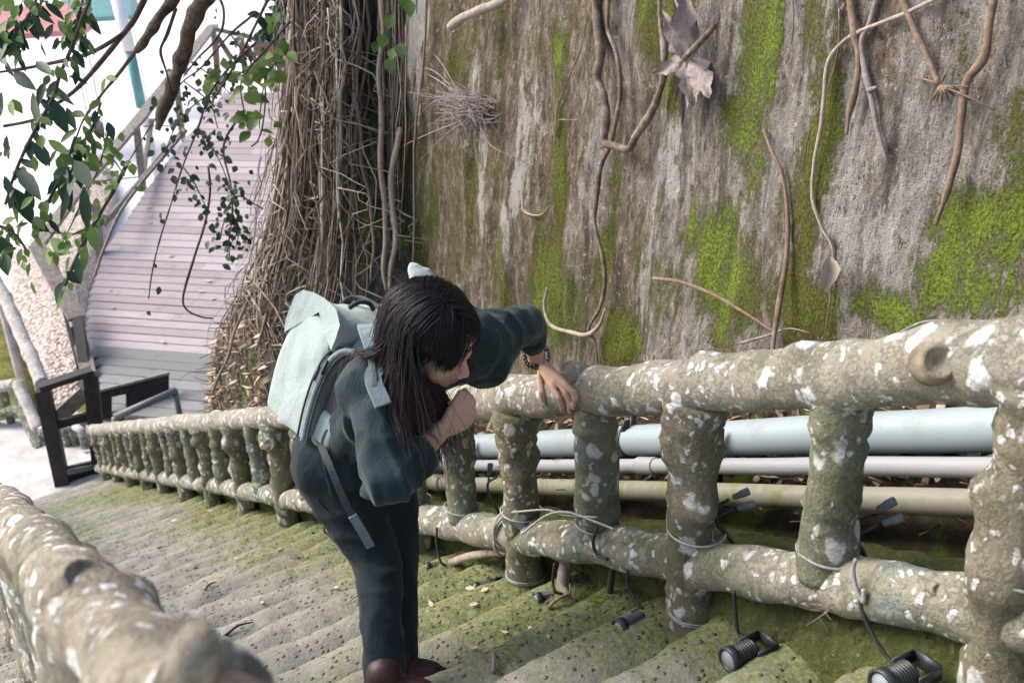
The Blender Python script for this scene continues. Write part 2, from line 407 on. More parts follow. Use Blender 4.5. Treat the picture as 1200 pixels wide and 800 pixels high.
n = NT('pale_landing', .9, .2); o = n.tc(); f = n.noise(o, 3, 7, .7)
M['landing'] = n.out(n.ramp(f, [(.3, (.33, .32, .30)), (.55, (.52, .50, .49)), (.75, (.62, .6, .6))]), n.bump(n.noise(o, 40, 4), .5, .01))
n = NT('pink_gravel', .95, .15); o = n.tc(); v = n.ramp(n.vor(o, 16, out='Color'), [(.2, (.42, .35, .31)), (.8, (.64, .56, .51))]); vd = n.vor(o, 16)
M['gravel'] = n.out(n.mix(n.step(vd, .4, .75), v, (.22, .17, .15)), n.bump(vd, 1, .04))
n = NT('mossy_ground', .95, .1); o = n.tc(); f = n.noise(o, 4, 7, .7)
M['mossbank'] = n.out(n.ramp(f, [(.3, (.07, .06, .02)), (.5, (.14, .14, .035)), (.7, (.25, .27, .08))]), n.bump(n.noise(o, 20, 5), 1, .05))
M['teal'] = simple('teal_paint', (.12, .29, .29), .5, .4, .15, 4)
M['redpaint'] = simple('faded_red', (.50, .20, .19), .6, .3, .25, 3)
M['whitewall'] = simple('white_plaster', (.78, .77, .76), .9, .2, .05, 3)
M['slate'] = simple('dark_shingle', (.045, .045, .05), .8, .3, .4, 12)
M['cutwood'] = None
n = NT('cut_wood', .85, .2); o = n.tc(); f = n.noise(o, 20, 5)
M['cutwood'] = n.out(n.ramp(f, [(.3, (.20, .13, .09)), (.5, (.36, .25, .18)), (.7, (.48, .40, .33))]), n.bump(f, .4, .01))
M['knotwood'] = bark('knot_wood', (.14, .12, .085), (.36, .30, .215), 26)
# clothing
def cloth(name, col, sc=700, bumpd=.0015, var=.15, rough=.85, fuzz=.15, wr=.10, speck=0):
    n = NT(name, rough, .2); o = n.tc(); f = n.noise(o, 9, 4)
    c = n.ramp(f, [(.3, tuple(x * (1 - var) for x in col)), (.7, tuple(x * (1 + var) for x in col))])
    wv = n.math('ADD', n.noise(n.mapv(o, (1, 1, .3)), sc, 2), n.noise(n.mapv(o, (.3, .3, 1)), sc, 2))
    n.b.inputs['Sheen Weight'].default_value = fuzz
    w1 = n.noise(n.mapv(o, (1, 1, .55), rot=(.3, .5, 0)), 15, 3, .5, 1.2); w2 = n.noise(n.mapv(o, (1, .7, 1), (3, 1, 2), (.6, -.4, .3)), 34, 3, .55, .8)
    rd = lambda q: n.math('SUBTRACT', 1, n.math('MULTIPLY', n.math('ABSOLUTE', n.math('SUBTRACT', q, .5)), 5.0))
    nb = n.bump(n.math('ADD', n.math('MAXIMUM', rd(w1), 0), n.math('MULTIPLY', n.math('MAXIMUM', rd(w2), 0), .4)), wr, .022)
    if speck: c = n.mix(n.math('MULTIPLY', n.step(n.noise(n.mapv(o, (1, 1, .35)), 620, 2), .5, .62), speck), c, tuple(x * .62 for x in col))
    return n.out(c, n.bump(wv, .35, bumpd, nb))
M['jacket'] = cloth('teal_jacket', (.009, .026, .032), 500, .001, .2, .7, .12)
M['trousers'] = cloth('slate_trousers', (.009, .018, .024), 500, .001, .2, .8, .06)
M['canvas'] = cloth('mint_canvas', (.35, .42, .405), 420, .002, .12, .85, .15, .10, .45)
M['canvas_dark'] = cloth('charcoal_fabric', (.035, .045, .048), 420, .002, .2, .85)
M['canvas_mid'] = cloth('grey_green_fabric', (.20, .255, .26), 420, .002, .15, .85)
M['strap'] = cloth('webbing', (.035, .045, .05), 600, .002, .2, .7)
M['strapblue'] = cloth('blue_grey_webbing', (.13, .19, .22), 600, .002, .2, .7)
M['shoe'] = simple('maroon_leather', (.030, .011, .012), .5, .4, .3, 30)
n = NT('skin', .5, .35); o = n.tc(); f = n.noise(o, 30, 4)
n.b.inputs['Subsurface Weight'].default_value = .12; n.b.inputs['Subsurface Radius'].default_value = (.01, .004, .002)
M['skin'] = n.out(n.ramp(f, [(.3, (.46, .285, .215)), (.7, (.56, .36, .28))]), n.bump(n.noise(o, 300, 3), .15, .0015))
n = NT('dark_hair', .5, .28); tn = n.attr('tone').outputs['Fac']
M['hair'] = n.out(n.ramp(tn, [(0, (.008, .0085, .011)), (.4, (.018, .016, .019)), (.75, (.045, .028, .030)), (1, (.11, .06, .066))]))
M['nail'] = simple('fingernail', (.62, .42, .37), .35, .5, .1, 30)
M['lip'] = simple('lip', (.42, .17, .15), .4, .4, .15, 60)
M['beads'] = simple('black_beads', (.015, .013, .015), .4, .5, .3, 50)
M['silver'] = simple('silver_metal', (.6, .6, .62), .3, .5, .1, 50, metal=1)

def set_attr(o, name, vals):
    a = o.data.attributes.new(name, 'FLOAT', 'POINT'); a.data.foreach_set('value', np.asarray(vals, dtype=np.float32))
def set_uv(o, vuv):
    me = o.data; uvl = me.uv_layers.new(name='UVMap'); idx = np.empty(len(me.loops), dtype=np.int32); me.loops.foreach_get('vertex_index', idx)
    uvl.data.foreach_set('uv', np.asarray(vuv, dtype=np.float32)[idx].ravel())
def grid_faces(nr, nc):
    return [(i * nc + j, i * nc + j + 1, (i + 1) * nc + j + 1, (i + 1) * nc + j) for i in range(nr - 1) for j in range(nc - 1)]
#==PART2==
# ================================================================== SETTING
# far ground, one sheet
ZG = -6.6
mb = MB(); nn = 40
vs = []
for i in range(nn + 1):
    for j in range(nn + 1):
        x = -260 + 520 * i / nn; y = -120 + 620 * j / nn
        vs.append((x, y, ZG + .15 * noise.noise(V((x * .05, y * .05, 0)))))
mb.add(vs, grid_faces(nn + 1, nn + 1)); g = mb.obj('ground', M['paving']); tag(g, kind='structure')

# stairs
TREAD = .22
def stair_moss(q, t):
    return 0
s0, s1 = -2.7, 9.3
nst = int((s1 - s0) / TREAD)
NT_ = 150; TL, TR = -1.62, .10
prof = [(0, 0), (.012, -.35), (.012, -.85), (.05, -1.0), (.15, -1.0), (.27, -1.0), (.40, -1.0), (.55, -1.0), (.70, -1.0), (.82, -.995), (.91, -.97), (.965, -.90), (.992, -.75), (1.0, -.5)]
# profile going downhill: riser face then tread then rounded nosing of the next
DROP = {}
for u in (0.0, .07, .15, .25, .36, .48, .6, .7, .79, .86, .915, .95, .972, .985, .993):
    # treads worn hollow at the back, swelling into a rounded nosing
    DROP[u] = .34 * (1 - min(1, u / .62)) ** 1.5 + (0 if u < .62 else .34 * ((u - .62) / .378) ** 2.2) + (0 if u < .9 else .60 * ((u - .9) / .093) ** 1.6)
rows = [(k, u, 0) for k in range(nst) for u in DROP]
vs = []; uvs = []; mo = []
rise = TREAD * SL
for (k, u, w) in rows:
    sb = s0 + k * TREAD
    for j in range(NT_):
        t = TL + (TR - TL) * j / (NT_ - 1)
        wob = .035 * noise.noise(V((t * 1.3, k * 5.7, 0))) + .012 * noise.noise(V((t * 6, k * 3.1, 2)))
        fade = 1.0
        lip = .97
        s = sb + u * TREAD + wob
        z = R0.z - SL * sb + STEP_O - rise * .5 + .05
        zz = z - min(.99, DROP[u]) * rise * 1.02
        q = R0 + D * s + N * t; q.z = zz
        dz = .013 * fbm(V((s, t, k * .37)), 5, 3) + .005 * fbm(V((s, t, k)), 22, 2)
        q.z += dz
        vs.append(q); uvs.append((s, t))
        m = max(0, min(1, (t + .75) / .75)) * .65 + .35 * noise.noise(V((s * .9, t * 1.4, 3))) + .1
        m += .10 * max(0, 1 - abs(s - .3) / 2.2)
        if s > 4.5: m = max(m, .45 + .25 * noise.noise(V((s * 1.2, t * 1.2, 8))))
        if s > 7.6: m *= max(0, 1 - (s - 7.6) / 1.2)
        mo.append(max(0, min(1, m)))
mb = MB(); mb.add(vs, [f[::-1] for f in grid_faces(len(rows), NT_)])
# flank of the stair on the open (left) side
fl = [vs[i * NT_] for i in range(len(rows))]; b0 = len(mb.v)
mb.add(fl + [V((q[0], q[1], ZG - .3)) for q in fl], [(i, len(fl) + i, len(fl) + i + 1, i + 1) for i in range(len(fl) - 1)])
st = mb.obj('stone_stairs', M['steps']); tag(st, kind='structure')
n0 = len(mb.v)
set_uv(st, uvs + [(q[0] * .8, q[2]) for q in mb.v[len(uvs):]]); set_attr(st, 'moss', mo + [.5] * (n0 - len(mo)))

# side kerb below the log railing (mossy concrete upstand)
mb = MB(); vs = []; ns = 260
cs = [(.055, -.95), (.058, -.72), (.052, -.56), (.07, -.49), (.11, -.465), (.17, -.46), (.24, -.48), (.27, -.6), (.3, -.95)]
cn = [(-.15, -.95), (-.115, -.72), (-.065, -.60), (-.005, -.525), (.04, -.485), (.13, -.46), (.24, -.48), (.27, -.6), (.3, -.95)]
SUBD = 5
for i in range(ns + 1):
    s = -2.7 + (12.2) * i / ns
    bl = max(0, min(1, (.35 - s) / .9)); bl = bl * bl * (3 - 2 * bl)
    prof_ = [(a_[0] + (b_[0] - a_[0]) * bl, a_[1] + (b_[1] - a_[1]) * bl) for a_, b_ in zip(cs, cn)]
    fine = []
    for (p0_, p1_) in zip(prof_, prof_[1:]):
        for k in range(SUBD): fine.append((p0_[0] + (p1_[0] - p0_[0]) * k / SUBD, p0_[1] + (p1_[1] - p0_[1]) * k / SUBD))
    fine.append(prof_[-1])
    for (t, o) in fine:
        a = .025 * fbm(V((s, t * 3, o * 3)), 2.5, 4) + .012 * fbm(V((s, t, o)), 14, 3)
        vs.append(W(s, t + a * .6, o + a))
cs = fine
mb.add(vs, grid_faces(ns + 1, len(cs))); k_ = mb.obj('mossy_kerb', M['curb']); tag(k_, kind='structure')

# bank of soil between kerb and wall
mb = MB(); vs = []; ns = 200; nt = 26
for i in range(ns + 1):
    s = -2.7 + 12.6 * i / ns
    for j in range(nt):
        t = .12 + (3.2 if s > 4.2 else 1.1) * (j / (nt - 1)) ** 1.3
        o = -.60 + .02 * max(0, t - .3) + (.33 * min(1, max(0, (t - .30) / .42)))
        q = W(s, t, o)
        if s > 4.2: q.z -= max(0, (s - 4.2)) * .06
        a = .04 * fbm(q, 3, 4) + .015 * fbm(q, 14, 3); q.z += a
        vs.append(q)
mb.add(vs, [f[::-1] for f in grid_faces(ns + 1, nt)]); bk = mb.obj('soil_bank', M['soil']); tag(bk, kind='structure')

# retaining wall -------------------------------------------------------------
MOSS = [(960,180,24,130,1),(958,20,16,45,.8),(885,60,24,80,1),(868,150,26,50,1),(838,290,30,60,.9),(860,345,42,60,1),(940,360,40,45,1),(808,270,18,34,.7),(765,30,20,45,.9),(800,100,16,40,.8),
 (1130,270,40,50,.95),(1112,330,42,40,1),(1040,368,34,24,1),(1185,160,24,45,.9),(1178,230,24,60,.8),(1128,60,12,50,.5),(1060,345,14,30,.6),(650,345,36,60,1),(725,395,26,40,1),(655,200,11,55,.8),(470,250,14,70,.8),(530,260,16,60,.5),
 (415,255,10,45,.9),(548,60,20,40,.6),(640,60,30,18,.6),(505,235,16,60,.6),(690,45,10,40,.4),(740,180,10,30,.5),(590,330,14,50,.5),(620,395,14,40,.8),(535,85,10,30,.7),(775,350,22,50,.6),(700,330,16,50,.55),(980,300,10,50,.5),
 (880,190,16,60,.7),(1010,360,20,18,.7),(1190,330,20,40,.6),(575,180,10,60,.35),(490,330,20,50,.7),(420,110,10,60,.5),(1000,20,10,40,.4),(745,300,14,40,.4),(915,250,10,60,.6)]
PALE = [(490,60,14,60,1),(500,20,8,30,.8),(595,275,10,40,1),(570,220,8,60,.7),(560,120,12,60,.5),(780,170,16,40,.5),(785,215,8,16,.9),(500,200,8,60,.6),(1000,270,60,60,.35),(620,150,20,80,.4),(610,220,8,30,.8)]
def wall_blobs(bl, ns):
    out = []
    for (x, y, rx, ry, a) in bl:
        q = hit_wall(x, y); d = q.dot(CW); s, t, o = to_st(q)
        out.append((s, q.z, rx * d / FPX / .75, ry * d / FPX / .92, a))
    return out
s0w, s1w, ZT = -2.7, 4.15, 1.9
nsw, nzw = 400, 230
mb = MB(); vs = []; uvs = []; SS = np.zeros((nsw, nzw)); ZZ = np.zeros((nsw, nzw))
for i in range(nsw):
    s = s0w + (s1w - s0w) * i / (nsw - 1)
    zb = R0.z - SL * s - .60
    for j in range(nzw):
        z = zb + (ZT - zb) * (j / (nzw - 1)) ** 1.15
        SS[i, j] = s; ZZ[i, j] = z
        t = wall_t(z, s); lp = V((s, z * .35, 0))
        left = max(0, min(1, (s - .2) / 2.4))
        dsp = .05 * noise.fractal(V((s * 1.1, z * .8, 0)), 1, 2, 3) + (.012 + .018 * left) * noise.fractal(V((s * 9, z * 1.6, 4)), 1, 2, 4) + .006 * noise.fractal(V((s * 26, z * 14, 7)), 1, 2, 3)
        q = R0 + D * s + N * (t - dsp); q.z = z
        vs.append(q); uvs.append((s, z))
def mask(bl):
    m = np.zeros_like(SS)
    for (s, z, a, b, w) in wall_blobs(bl, 0): m = np.maximum(m, w * np.exp(-(((SS - s) / a) ** 2 + ((ZZ - z) / b) ** 2) ** 1.5 * .7))
    return m
mossm = mask(MOSS).ravel(); palem = mask(PALE).ravel()
VI = {}
mb.add(vs, grid_faces(nsw, nzw)); nfront = len(vs)
# thickness: top, back, end return
topi = [vs[i * nzw + nzw - 1] for i in range(nsw)]
mb.add(topi + [q + N * .6 for q in topi], [(i, i + 1, nsw + i + 1, nsw + i) for i in range(nsw - 1)])
endc = [vs[(nsw - 1) * nzw + j] for j in range(nzw)]
mb.add(endc + [q + N * 3.5 for q in endc], [(j, nzw + j, nzw + j + 1, j + 1) for j in range(nzw - 1)])
wl = mb.obj('retaining_wall', M['wall'])
tag(wl, 'tall weathered concrete retaining wall streaked with green moss behind the log railing', 'wall')
ext = len(mb.v) - nfront
# displace the moss cushions outwards a little
me = wl.data
set_uv(wl, uvs + [(q[0] + q[1], q[2]) for q in mb.v[nfront:]])
set_attr(wl, 'moss', list(mossm) + [.2] * ext); set_attr(wl, 'pale', list(palem) + [0] * ext)
zone = np.clip((SS - .55) / 2.2, 0, 1).ravel() * 1.0 - .35 * np.clip((.0 - SS) / .5, 0, 1).ravel()
set_attr(wl, 'zone', list(zone) + [.8] * ext)

# rock outcrop at the wall's end, on which the fig roots hang --------------------
AX = R0 + D * 3.8 + N * 1.3
SIL = [(338,-60),(338,20),(335,100),(326,200),(310,280),(288,340),(260,395),(224,448),(205,490),(190,530)]
lev = []
for p in SIL:
    v = P(*p, 1); k = (AX.x * v.x + AX.y * v.y) / (v.x ** 2 + v.y ** 2); q = v * k
    lev.append((q.z, math.hypot(q.x - AX.x, q.y - AX.y) - .10))
lev = [(2.0, lev[0][1] * .92)] + lev
lev.sort()
def cone_r(z):
    if z <= lev[0][0]: return lev[0][1] + (lev[0][0] - z) * .6
    for (a, ra), (b, rb) in zip(lev, lev[1:]):
        if z <= b: return ra + (rb - ra) * (z - a) / (b - a)
    return lev[-1][1]
def cone_pt(ph, z, out=0.0):           # ph = 0 looks along -N (towards the stair), positive = downhill side
    d = -N * math.cos(ph) + D * math.sin(ph)
    r = cone_r(z); w = V((AX.x, AX.y, 0)) + d * r
    r += .07 * noise.fractal(V((ph * 2.2, z * .8, 1)), 1, 2, 4) + out - .03
    q = V((AX.x, AX.y, 0)) + d * r; q.z = z
    tt = (q - R0).dot(N)
    if tt < .27: q += N * (.27 - tt) * .93
    return q
mb = MB(); na, nz = 150, 120; vs = []
for i in range(nz):
    z = 2.0 - 6.0 * i / (nz - 1)
    for j in range(na):
        ph = -2.2 + 4.6 * j / (na - 1)
        q = cone_pt(ph, z)
        dv = (q - V((AX.x, AX.y, z))).normalized(); q += dv * .03 * noise.fractal(V((ph * 14, z * 2.5, 2)), 1, 2, 3)
        vs.append(q)
mb.add(vs, grid_faces(nz, na)); oc = mb.obj('rock_outcrop', M['rock'])
tag(oc, 'dark mossy rock shoulder bulging out at the far end of the concrete wall', 'rock')

# banyan roots -----------------------------------------------------------------
fig = thing('fig_roots', AX + V((0, 0, -3)), 'tangled curtain of dry brown fig roots hanging over the rock shoulder beside the boardwalk', 'roots')
def strand(mb, tone, ph, z0, z1, r, wig, out, n=16, lean=0.0, seg=5):
    pts = []; sd = RND.uniform(0, 99)
    for i in range(n):
        u = i / (n - 1); z = z0 + (z1 - z0) * u
        a = ph + lean * u + wig * noise.noise(V((u * 3, sd, 0))) + wig * .3 * noise.noise(V((u * 9, sd, 5)))
        o = out + .05 * noise.noise(V((u * 2.5, sd, 9)))
        pts.append(cone_pt(a, z, max(.012, o)))
    b = len(mb.v); mb.tube(pts, [r * 1.05, r, r * .75, r * .4], seg); tone.extend([RND.random()] * (len(mb.v) - b) )
mb = MB(); tone = []
for i in range(340):
    ph = RND.choice([RND.uniform(-.78, .35), RND.uniform(-.78, .35), RND.gauss(.25, .45), RND.uniform(-.6, 1.45)])
    if (.42 < ph < .70 or -.42 < ph < -.22) and RND.random() < .8: continue
    z0 = RND.uniform(-.5, 1.5); z1 = RND.uniform(-2.6, -1.4) if RND.random() < .8 else RND.uniform(-1.4, -.6)
    if ph > .5: z1 = RND.uniform(-3.0, -2.2)
    strand(mb, tone, ph, z0, z1, RND.choice([.003, .004, .004, .005, .007, .010]), RND.uniform(.06, .32), RND.uniform(.01, .14), lean=(.12 if ph > .4 else RND.uniform(-.05, .1)))
for i in range(60):                     # strands running down the wall next to the shoulder
    s = RND.gauss(3.36, .10); z0 = RND.uniform(-.6, 1.4); z1 = RND.uniform(-2.2, -.9); pts = []; sd = RND.uniform(0, 99); o_ = RND.uniform(.015, .09); rr = RND.choice([.003, .004, .005, .007, .010])
    for k in range(16):
        u = k / 15; z = z0 + (z1 - z0) * u; ss = s + .10 * noise.noise(V((u * 3, sd, 0))) + .03 * noise.noise(V((u * 9, sd, 3))); q = R0 + D * ss + N * (wall_t(z, ss) - o_ - .03 * noise.noise(V((u * 4, sd, 8)))); q.z = z; pts.append(q)
    b = len(mb.v); mb.tube(pts, [rr, rr * .9, rr * .5], 5); tone.extend([RND.random()] * (len(mb.v) - b))
# slanting tie strands and fine tangles
for i in range(150):
    ph = RND.uniform(-.75, .7); z = RND.uniform(-2.0, .6); 
    strand(mb, tone, ph, z, z - RND.uniform(.1, .7), RND.choice([.003, .004, .005]), RND.uniform(.3, .7), RND.uniform(.06, .16), lean=RND.uniform(-.6, .6), n=12)
for i in range(150):                     # loose strays standing off the mass
    ph = RND.uniform(-.7, 1.1); z = RND.uniform(-1.9, .9)
    strand(mb, tone, ph, z, z - RND.uniform(.3, 1.1), RND.choice([.002, .003, .003, .005]), RND.uniform(.2, .6), RND.uniform(.08, .24), lean=RND.uniform(-.4, .4), n=14)
# fan of roots at the foot, spreading over the litter
for i in range(170):
    ph = RND.uniform(.15, 1.25); z0 = RND.uniform(-2.0, -1.4)
    strand(mb, tone, ph, z0, z0 - RND.uniform(.5, 1.2), RND.choice([.004, .006, .008, .011]), RND.uniform(.1, .3), RND.uniform(.02, .06), lean=RND.uniform(-.35, .5), n=12)
rc = mb.obj('root_curtain', M['root'], fig); set_attr(rc, 'tone', tone); tag(rc, kind='stuff')
THICK = [[(415,0),(420,60),(418,130),(425,200),(436,270),(440,330)],[(447,0),(446,90),(450,190),(452,290),(455,340)],[(345,0),(352,70),(366,120),(390,160),(408,180)],[(470,150),(462,210),(463,290),(458,340)],[(360,40),(352,110),(330,190),(310,280),(296,350)],[(380,170),(376,240),(372,320),(362,380)],[(340,130),(322,230),(300,320),(270,400),(248,460)],[(352,150),(340,240),(322,330),(300,410)]]
from mathutils.geometry import intersect_line_plane
def hit_cone(x, y, out=.05):
    v = P(x, y, 1); best = None
    k = 4.0
    while k < 9:
        q = v * k; r = math.hypot(q.x - AX.x, q.y - AX.y)
        if r < cone_r(q.z) + out: return q
        k += .02
    return hit_wall(x, y, .07)
for i, pl in enumerate(THICK):
    mb = MB(); pts = catmull([hit_cone(x, y, .09) for x, y in pl], 7)
    rr = [.010, .015, .011, .017, .012, .012, .010, .010][i]
    pts = [q + V((noise.noise(q * 4), noise.noise(q * 4 + V((7, 0, 0))), 0)) * .035 for q in pts]
    mb.tube(pts, [rr, rr, rr * .7], 8, disp=lambda q, i_, a: rr * .35 * noise.noise(q * 18))
    o = mb.obj('thick_root', M['root'], fig); set_attr(o, 'tone', [(.35, .6, .75, .7, .5, .6, .45, .5)[i]] * len(mb.v))

# litter of dead leaves and twigs on the bank below wall and roots: nobody could count it
mb = MB(); tone = []
def litter(q, up, big=1.0):
    d = V((RND.uniform(-1, 1), RND.uniform(-1, 1), RND.uniform(-.25, .35)))
    if RND.random() < .55: mb.leaf(q, d, up + V((RND.uniform(-.5, .5), RND.uniform(-.5, .5), 0)), RND.uniform(.03, .075) * big, RND.uniform(.012, .03) * big, RND.uniform(-.4, .5), RND.uniform(-.3, .5), m=RND.choice([0, 0, 1]))
    else: mb.tube([q, q + d * .05 * big, q + d * .11 * big + V((0, 0, .01))], .0022 * big, 4, m=2)
for i in range(2600):
    s = RND.uniform(-1.6, 4.2); t = RND.uniform(.42, .86)
    o = -.60 + .02 * max(0, t - .3) + (.33 * min(1, max(0, (t - .30) / .42)))
    litter(W(s, t, o + RND.uniform(.005, .05)), V((0, 0, 1)))
for i in range(1500):
    ph = RND.uniform(-.1, 1.35); z = RND.uniform(-3.0, -1.9); q = cone_pt(ph, z, RND.uniform(.01, .06)); litter(q, V((0, 0, 1)), 1.25)
lt = mb.obj('leaf_litter', [M['deadleaf'], M['deadleaf2'], M['root']]); tag(lt, kind='stuff'); set_attr(lt, 'tone', [.3] * len(mb.v))
#==PART3==
# ================================================================== LOG RAILINGS
def log(mb, pts, rad, n=22, amp=.10, knots=(), swirl=0.0, seed=0.0, cap=True, step=.018, m=0):
    ln = [0]
    for a, b in zip(pts, pts[1:]): ln.append(ln[-1] + (V(b) - V(a)).length)
    cnt = max(4, int(ln[-1] / step)); q = []
    for i in range(cnt + 1):
        x = ln[-1] * i / cnt; j = 0
        while j < len(ln) - 2 and ln[j + 1] < x: j += 1
        u = (x - ln[j]) / max(1e-9, ln[j + 1] - ln[j]); q.append(V(pts[j]).lerp(V(pts[j + 1]), u))
    rr = interp(rad, cnt + 1)
    def dsp(p, i, a):
        r = rr[i]; sv = V((seed, seed * .7, 0))
        d = amp * noise.fractal(p * (.35 / r) + sv, 1, 2, 2) + amp * .35 * noise.fractal(p * (1.6 / r) + sv, 1, 2, 3)
        if swirl: d += swirl * math.sin(2 * a + i * step / r * 1.3 + 2 * noise.noise(p * 6))
        d *= r
        for (kp, kh, kw) in knots:
            e = (p - kp).length / kw
            if e < 2.5: d += kh * math.exp(-e * e)
        return d
    mb.tube(q, rr, n, disp=dsp, m=m, cap=cap)
def stub(name, base, ax, r, h, mat, parent, hollow=True):
    mb = MB(); prof = [(-.02, r * 1.35), (h * .3, r * 1.18), (h * .75, r * 1.05), (h, r * .95), (h * 1.02, r * .82), (h * .9, r * .72), (h * .82, r * .45), (h * .55, r * .22), (h * .45, .001)] if hollow else [(-.02, r * 1.3), (h * .7, r), (h, r * .85), (h * 1.03, .001)]
    mb.lathe(base, ax, prof, 20)
    mb.v = [tuple(V(v) + V(v).normalized() * r * .12 * noise.noise(V(v) * (.8 / r))) for v in mb.v]
    return mb.obj(name, mat, parent)
TOWARD = CV(0, .1, 1)

rl = thing('log_railing', W(0, 0, -.66), 'long rustic railing of lichen spotted log shaped concrete descending along the mossy wall', 'railing')
# top rail
tp = []
s = -1.5
while s < 9.25:
    tp.append(W(s, .012 * noise.noise(V((s * .9, 0, 0))), .014 * noise.noise(V((s * 1.1, 4, 0))))); s += .1
def railpt(x, y, off=0.0):
    q = hit_t(x, y, -.0); return q
def surf(x, y, r=.055): # point on the camera-facing surface of rail at pixel
    q = hit_t(x, y, 0); return q - q.normalized() * r
KN = [(surf(815,412), .036, .04), (surf(926,396), .034, .038), (surf(870,408), .016, .04), (surf(1090,390), .026, .055), (surf(1175,378), .02, .05), (surf(690,432), .03, .045), (surf(672,440), .018, .04),
      (surf(640,445), .012, .05), (surf(590,452), .018, .05), (surf(565,455), .016, .04), (surf(985,405), .014, .04), (surf(1140,440), .012, .05), (surf(760,440), .01, .05), (surf(450,478), .016, .05), (surf(380,482), .014, .06), (surf(250,484), .016, .06), (surf(1040,402), .012, .04)]
mb = MB(); log(mb, tp, [.0635, .061, .0585, .058, .056, .056, .058, .058, .06, .06, .062, .062], 28, .10, KN, .035, 1.0)
top = mb.obj('top_rail', M['rail'], rl)
RBV = BVHTree.FromPolygons([v.co.copy() for v in top.data.vertices], [tuple(p_.vertices) for p_ in top.data.polygons])
kq = RBV.ray_cast(V((0, 0, 0)), P(1096, 425, 1).normalized())[0]
stub('knot', kq, CV(-.10, .08, 1), .027, .020, M['knotwood'], top)
stub('knot', surf(684,441,.03), CV(-.85, .45, .4), .026, .05, M['rail'], top, False)
# bottom rail
G = -.455
bp = []; s = -1.5
while s < 9.25:
    bp.append(W(s, .012 * noise.noise(V((s * 1.2, 9, 0))), G + .016 * noise.noise(V((s * 1.6, 2, 3))))); s += .09
def surfb(x, y): return surf(x, y, .05)
KB = [(surfb(725,612), .018, .04), (surfb(760,618), .014, .05), (surfb(905,630), .012, .04), (surfb(880,625), .016, .05), (surfb(1030,655), .012, .05), (surfb(575,600), .016, .035), (surfb(520,590), .012, .04), (surfb(1120,680), .012, .05)]
mb = MB(); log(mb, bp, [.058, .056, .054, .052, .053, .054, .055, .056], 24, .12, KB, .05, 5.0)
bot = mb.obj('bottom_rail', M['rail2'], rl)
for (x, y) in ((903, 664), (1097, 690), (751, 637), (700, 622)):
    stub('knot', surf(x, y, .051), TOWARD, .011, .010, M['rail2'], bot)
def wire_ring(c, ax, r, parent, turns=1, th=.0022, mat='wire', name='wire_tie', tilt=.15):
    ax = V(ax).normalized(); x = ax.cross(V((.3, .2, 1))).normalized()
    if x.length < .1: x = ax.cross(V((1, 0, 0))).normalized()
    y = ax.cross(x); mb = MB(); pts = []
    for i in range(36 * turns + 1):
        a = 2 * math.pi * i / 36
        pts.append(V(c) + (x * math.cos(a) + y * math.sin(a)) * (r * (1 + .03 * math.sin(a * 3 + turns))) + ax * (.006 * (i / 36) + tilt * r * math.sin(a)))
    mb.tube(pts, th, 5); return mb.obj(name, M[mat], parent)
# posts: thick trunk posts reach the steps, slimmer bamboo-like balusters stand on the lower rail
k = -2
post_s = []
def trunk(s, seed, knots=(), wire=()):
    c = []; lean = RND.uniform(-.02, .02)
    for i in range(10):
        u = i / 9; o = -.03 - u * .70
        c.append(W(s + lean * u + .012 * noise.noise(V((u * 3, seed, 0))), -.005 + .012 * noise.noise(V((u * 3, seed, 7))), o))
    # keep it plumb: same s offset but sloping frame drop is vertical already
    mb = MB(); log(mb, c, [.072, .064, .058, .055, .054, .056, .058, .057, .056, .059, .064], 24, .26, knots, .05, seed)
    return mb.obj('post', M['post'], rl)
def bamboo(s, seed):
    c = [W(s + .008 * noise.noise(V((i * .7, seed, 0))), .006 * noise.noise(V((i * .7, seed, 3))), -.03 - .40 * i / 8) for i in range(9)]
    mb = MB()
    ang = RND.uniform(.3, .7)
    def prof(u):
        r = .055 + .004 * math.sin(u * 5 + seed)
        for nd in (.12 + .1 * ang, .52 + .12 * ang):
            r += .005 * math.exp(-((u - nd) / .018) ** 2) - .004 * math.exp(-((u - nd - .04) / .02) ** 2)
        return r
    log(mb, c, [prof(i / 30) for i in range(31)], 22, .14, (), 0.02, seed, step=.012)
    return mb.obj('baluster', M['bamboo'], rl)
for k in range(-2, 13):
    s = .735 * k + (.0 if k < 3 else RND.uniform(-.02, .02))
    kn = []
    if k == 0: kn = [(W(s - .05, -.03, -.30), .03, .04), (W(s + .04, -.05, -.12), .02, .05)]
    if k == -1: kn = [(W(s + .05, -.03, -.22), .035, .04), (W(s, -.05, -.38), .02, .05)]
    if k >= 2: kn = [(W(s + RND.uniform(-.04, .04), -.05, RND.uniform(-.3, -.1)), .03, .035), (W(s + .04, -.03, RND.uniform(-.4, -.2)), .025, .03)]
    p = trunk(s, k * 3.1 + 20, kn)
    if k == 4: stub('knot', hit_t(318, 521, -.055), CV(-.3, .1, 1), .030, .022, M['post'], p)
    if k in (-1, 0, 1, 2):
        wire_ring(W(s, 0, -.60), (0, 0, 1), .062, p, 2)
        wire_ring(W(s, 0, -.375), (0, 0, 1), .066, p, 1, .003)
    if k == 1: 
        for z in (-.40, -.42, -.435): wire_ring(W(s + .06, 0, z - .03), D + V((0, 0, -SL)), .062, p, 2, .0025, tilt=.5)
    if s + .37 < 9.1:
        b = bamboo(s + .3675, k * 2.3 + 5)
        if k < 3: wire_ring(W(s + .3675, 0, -.385), (0, 0, 1), .061, b, 1, .003)

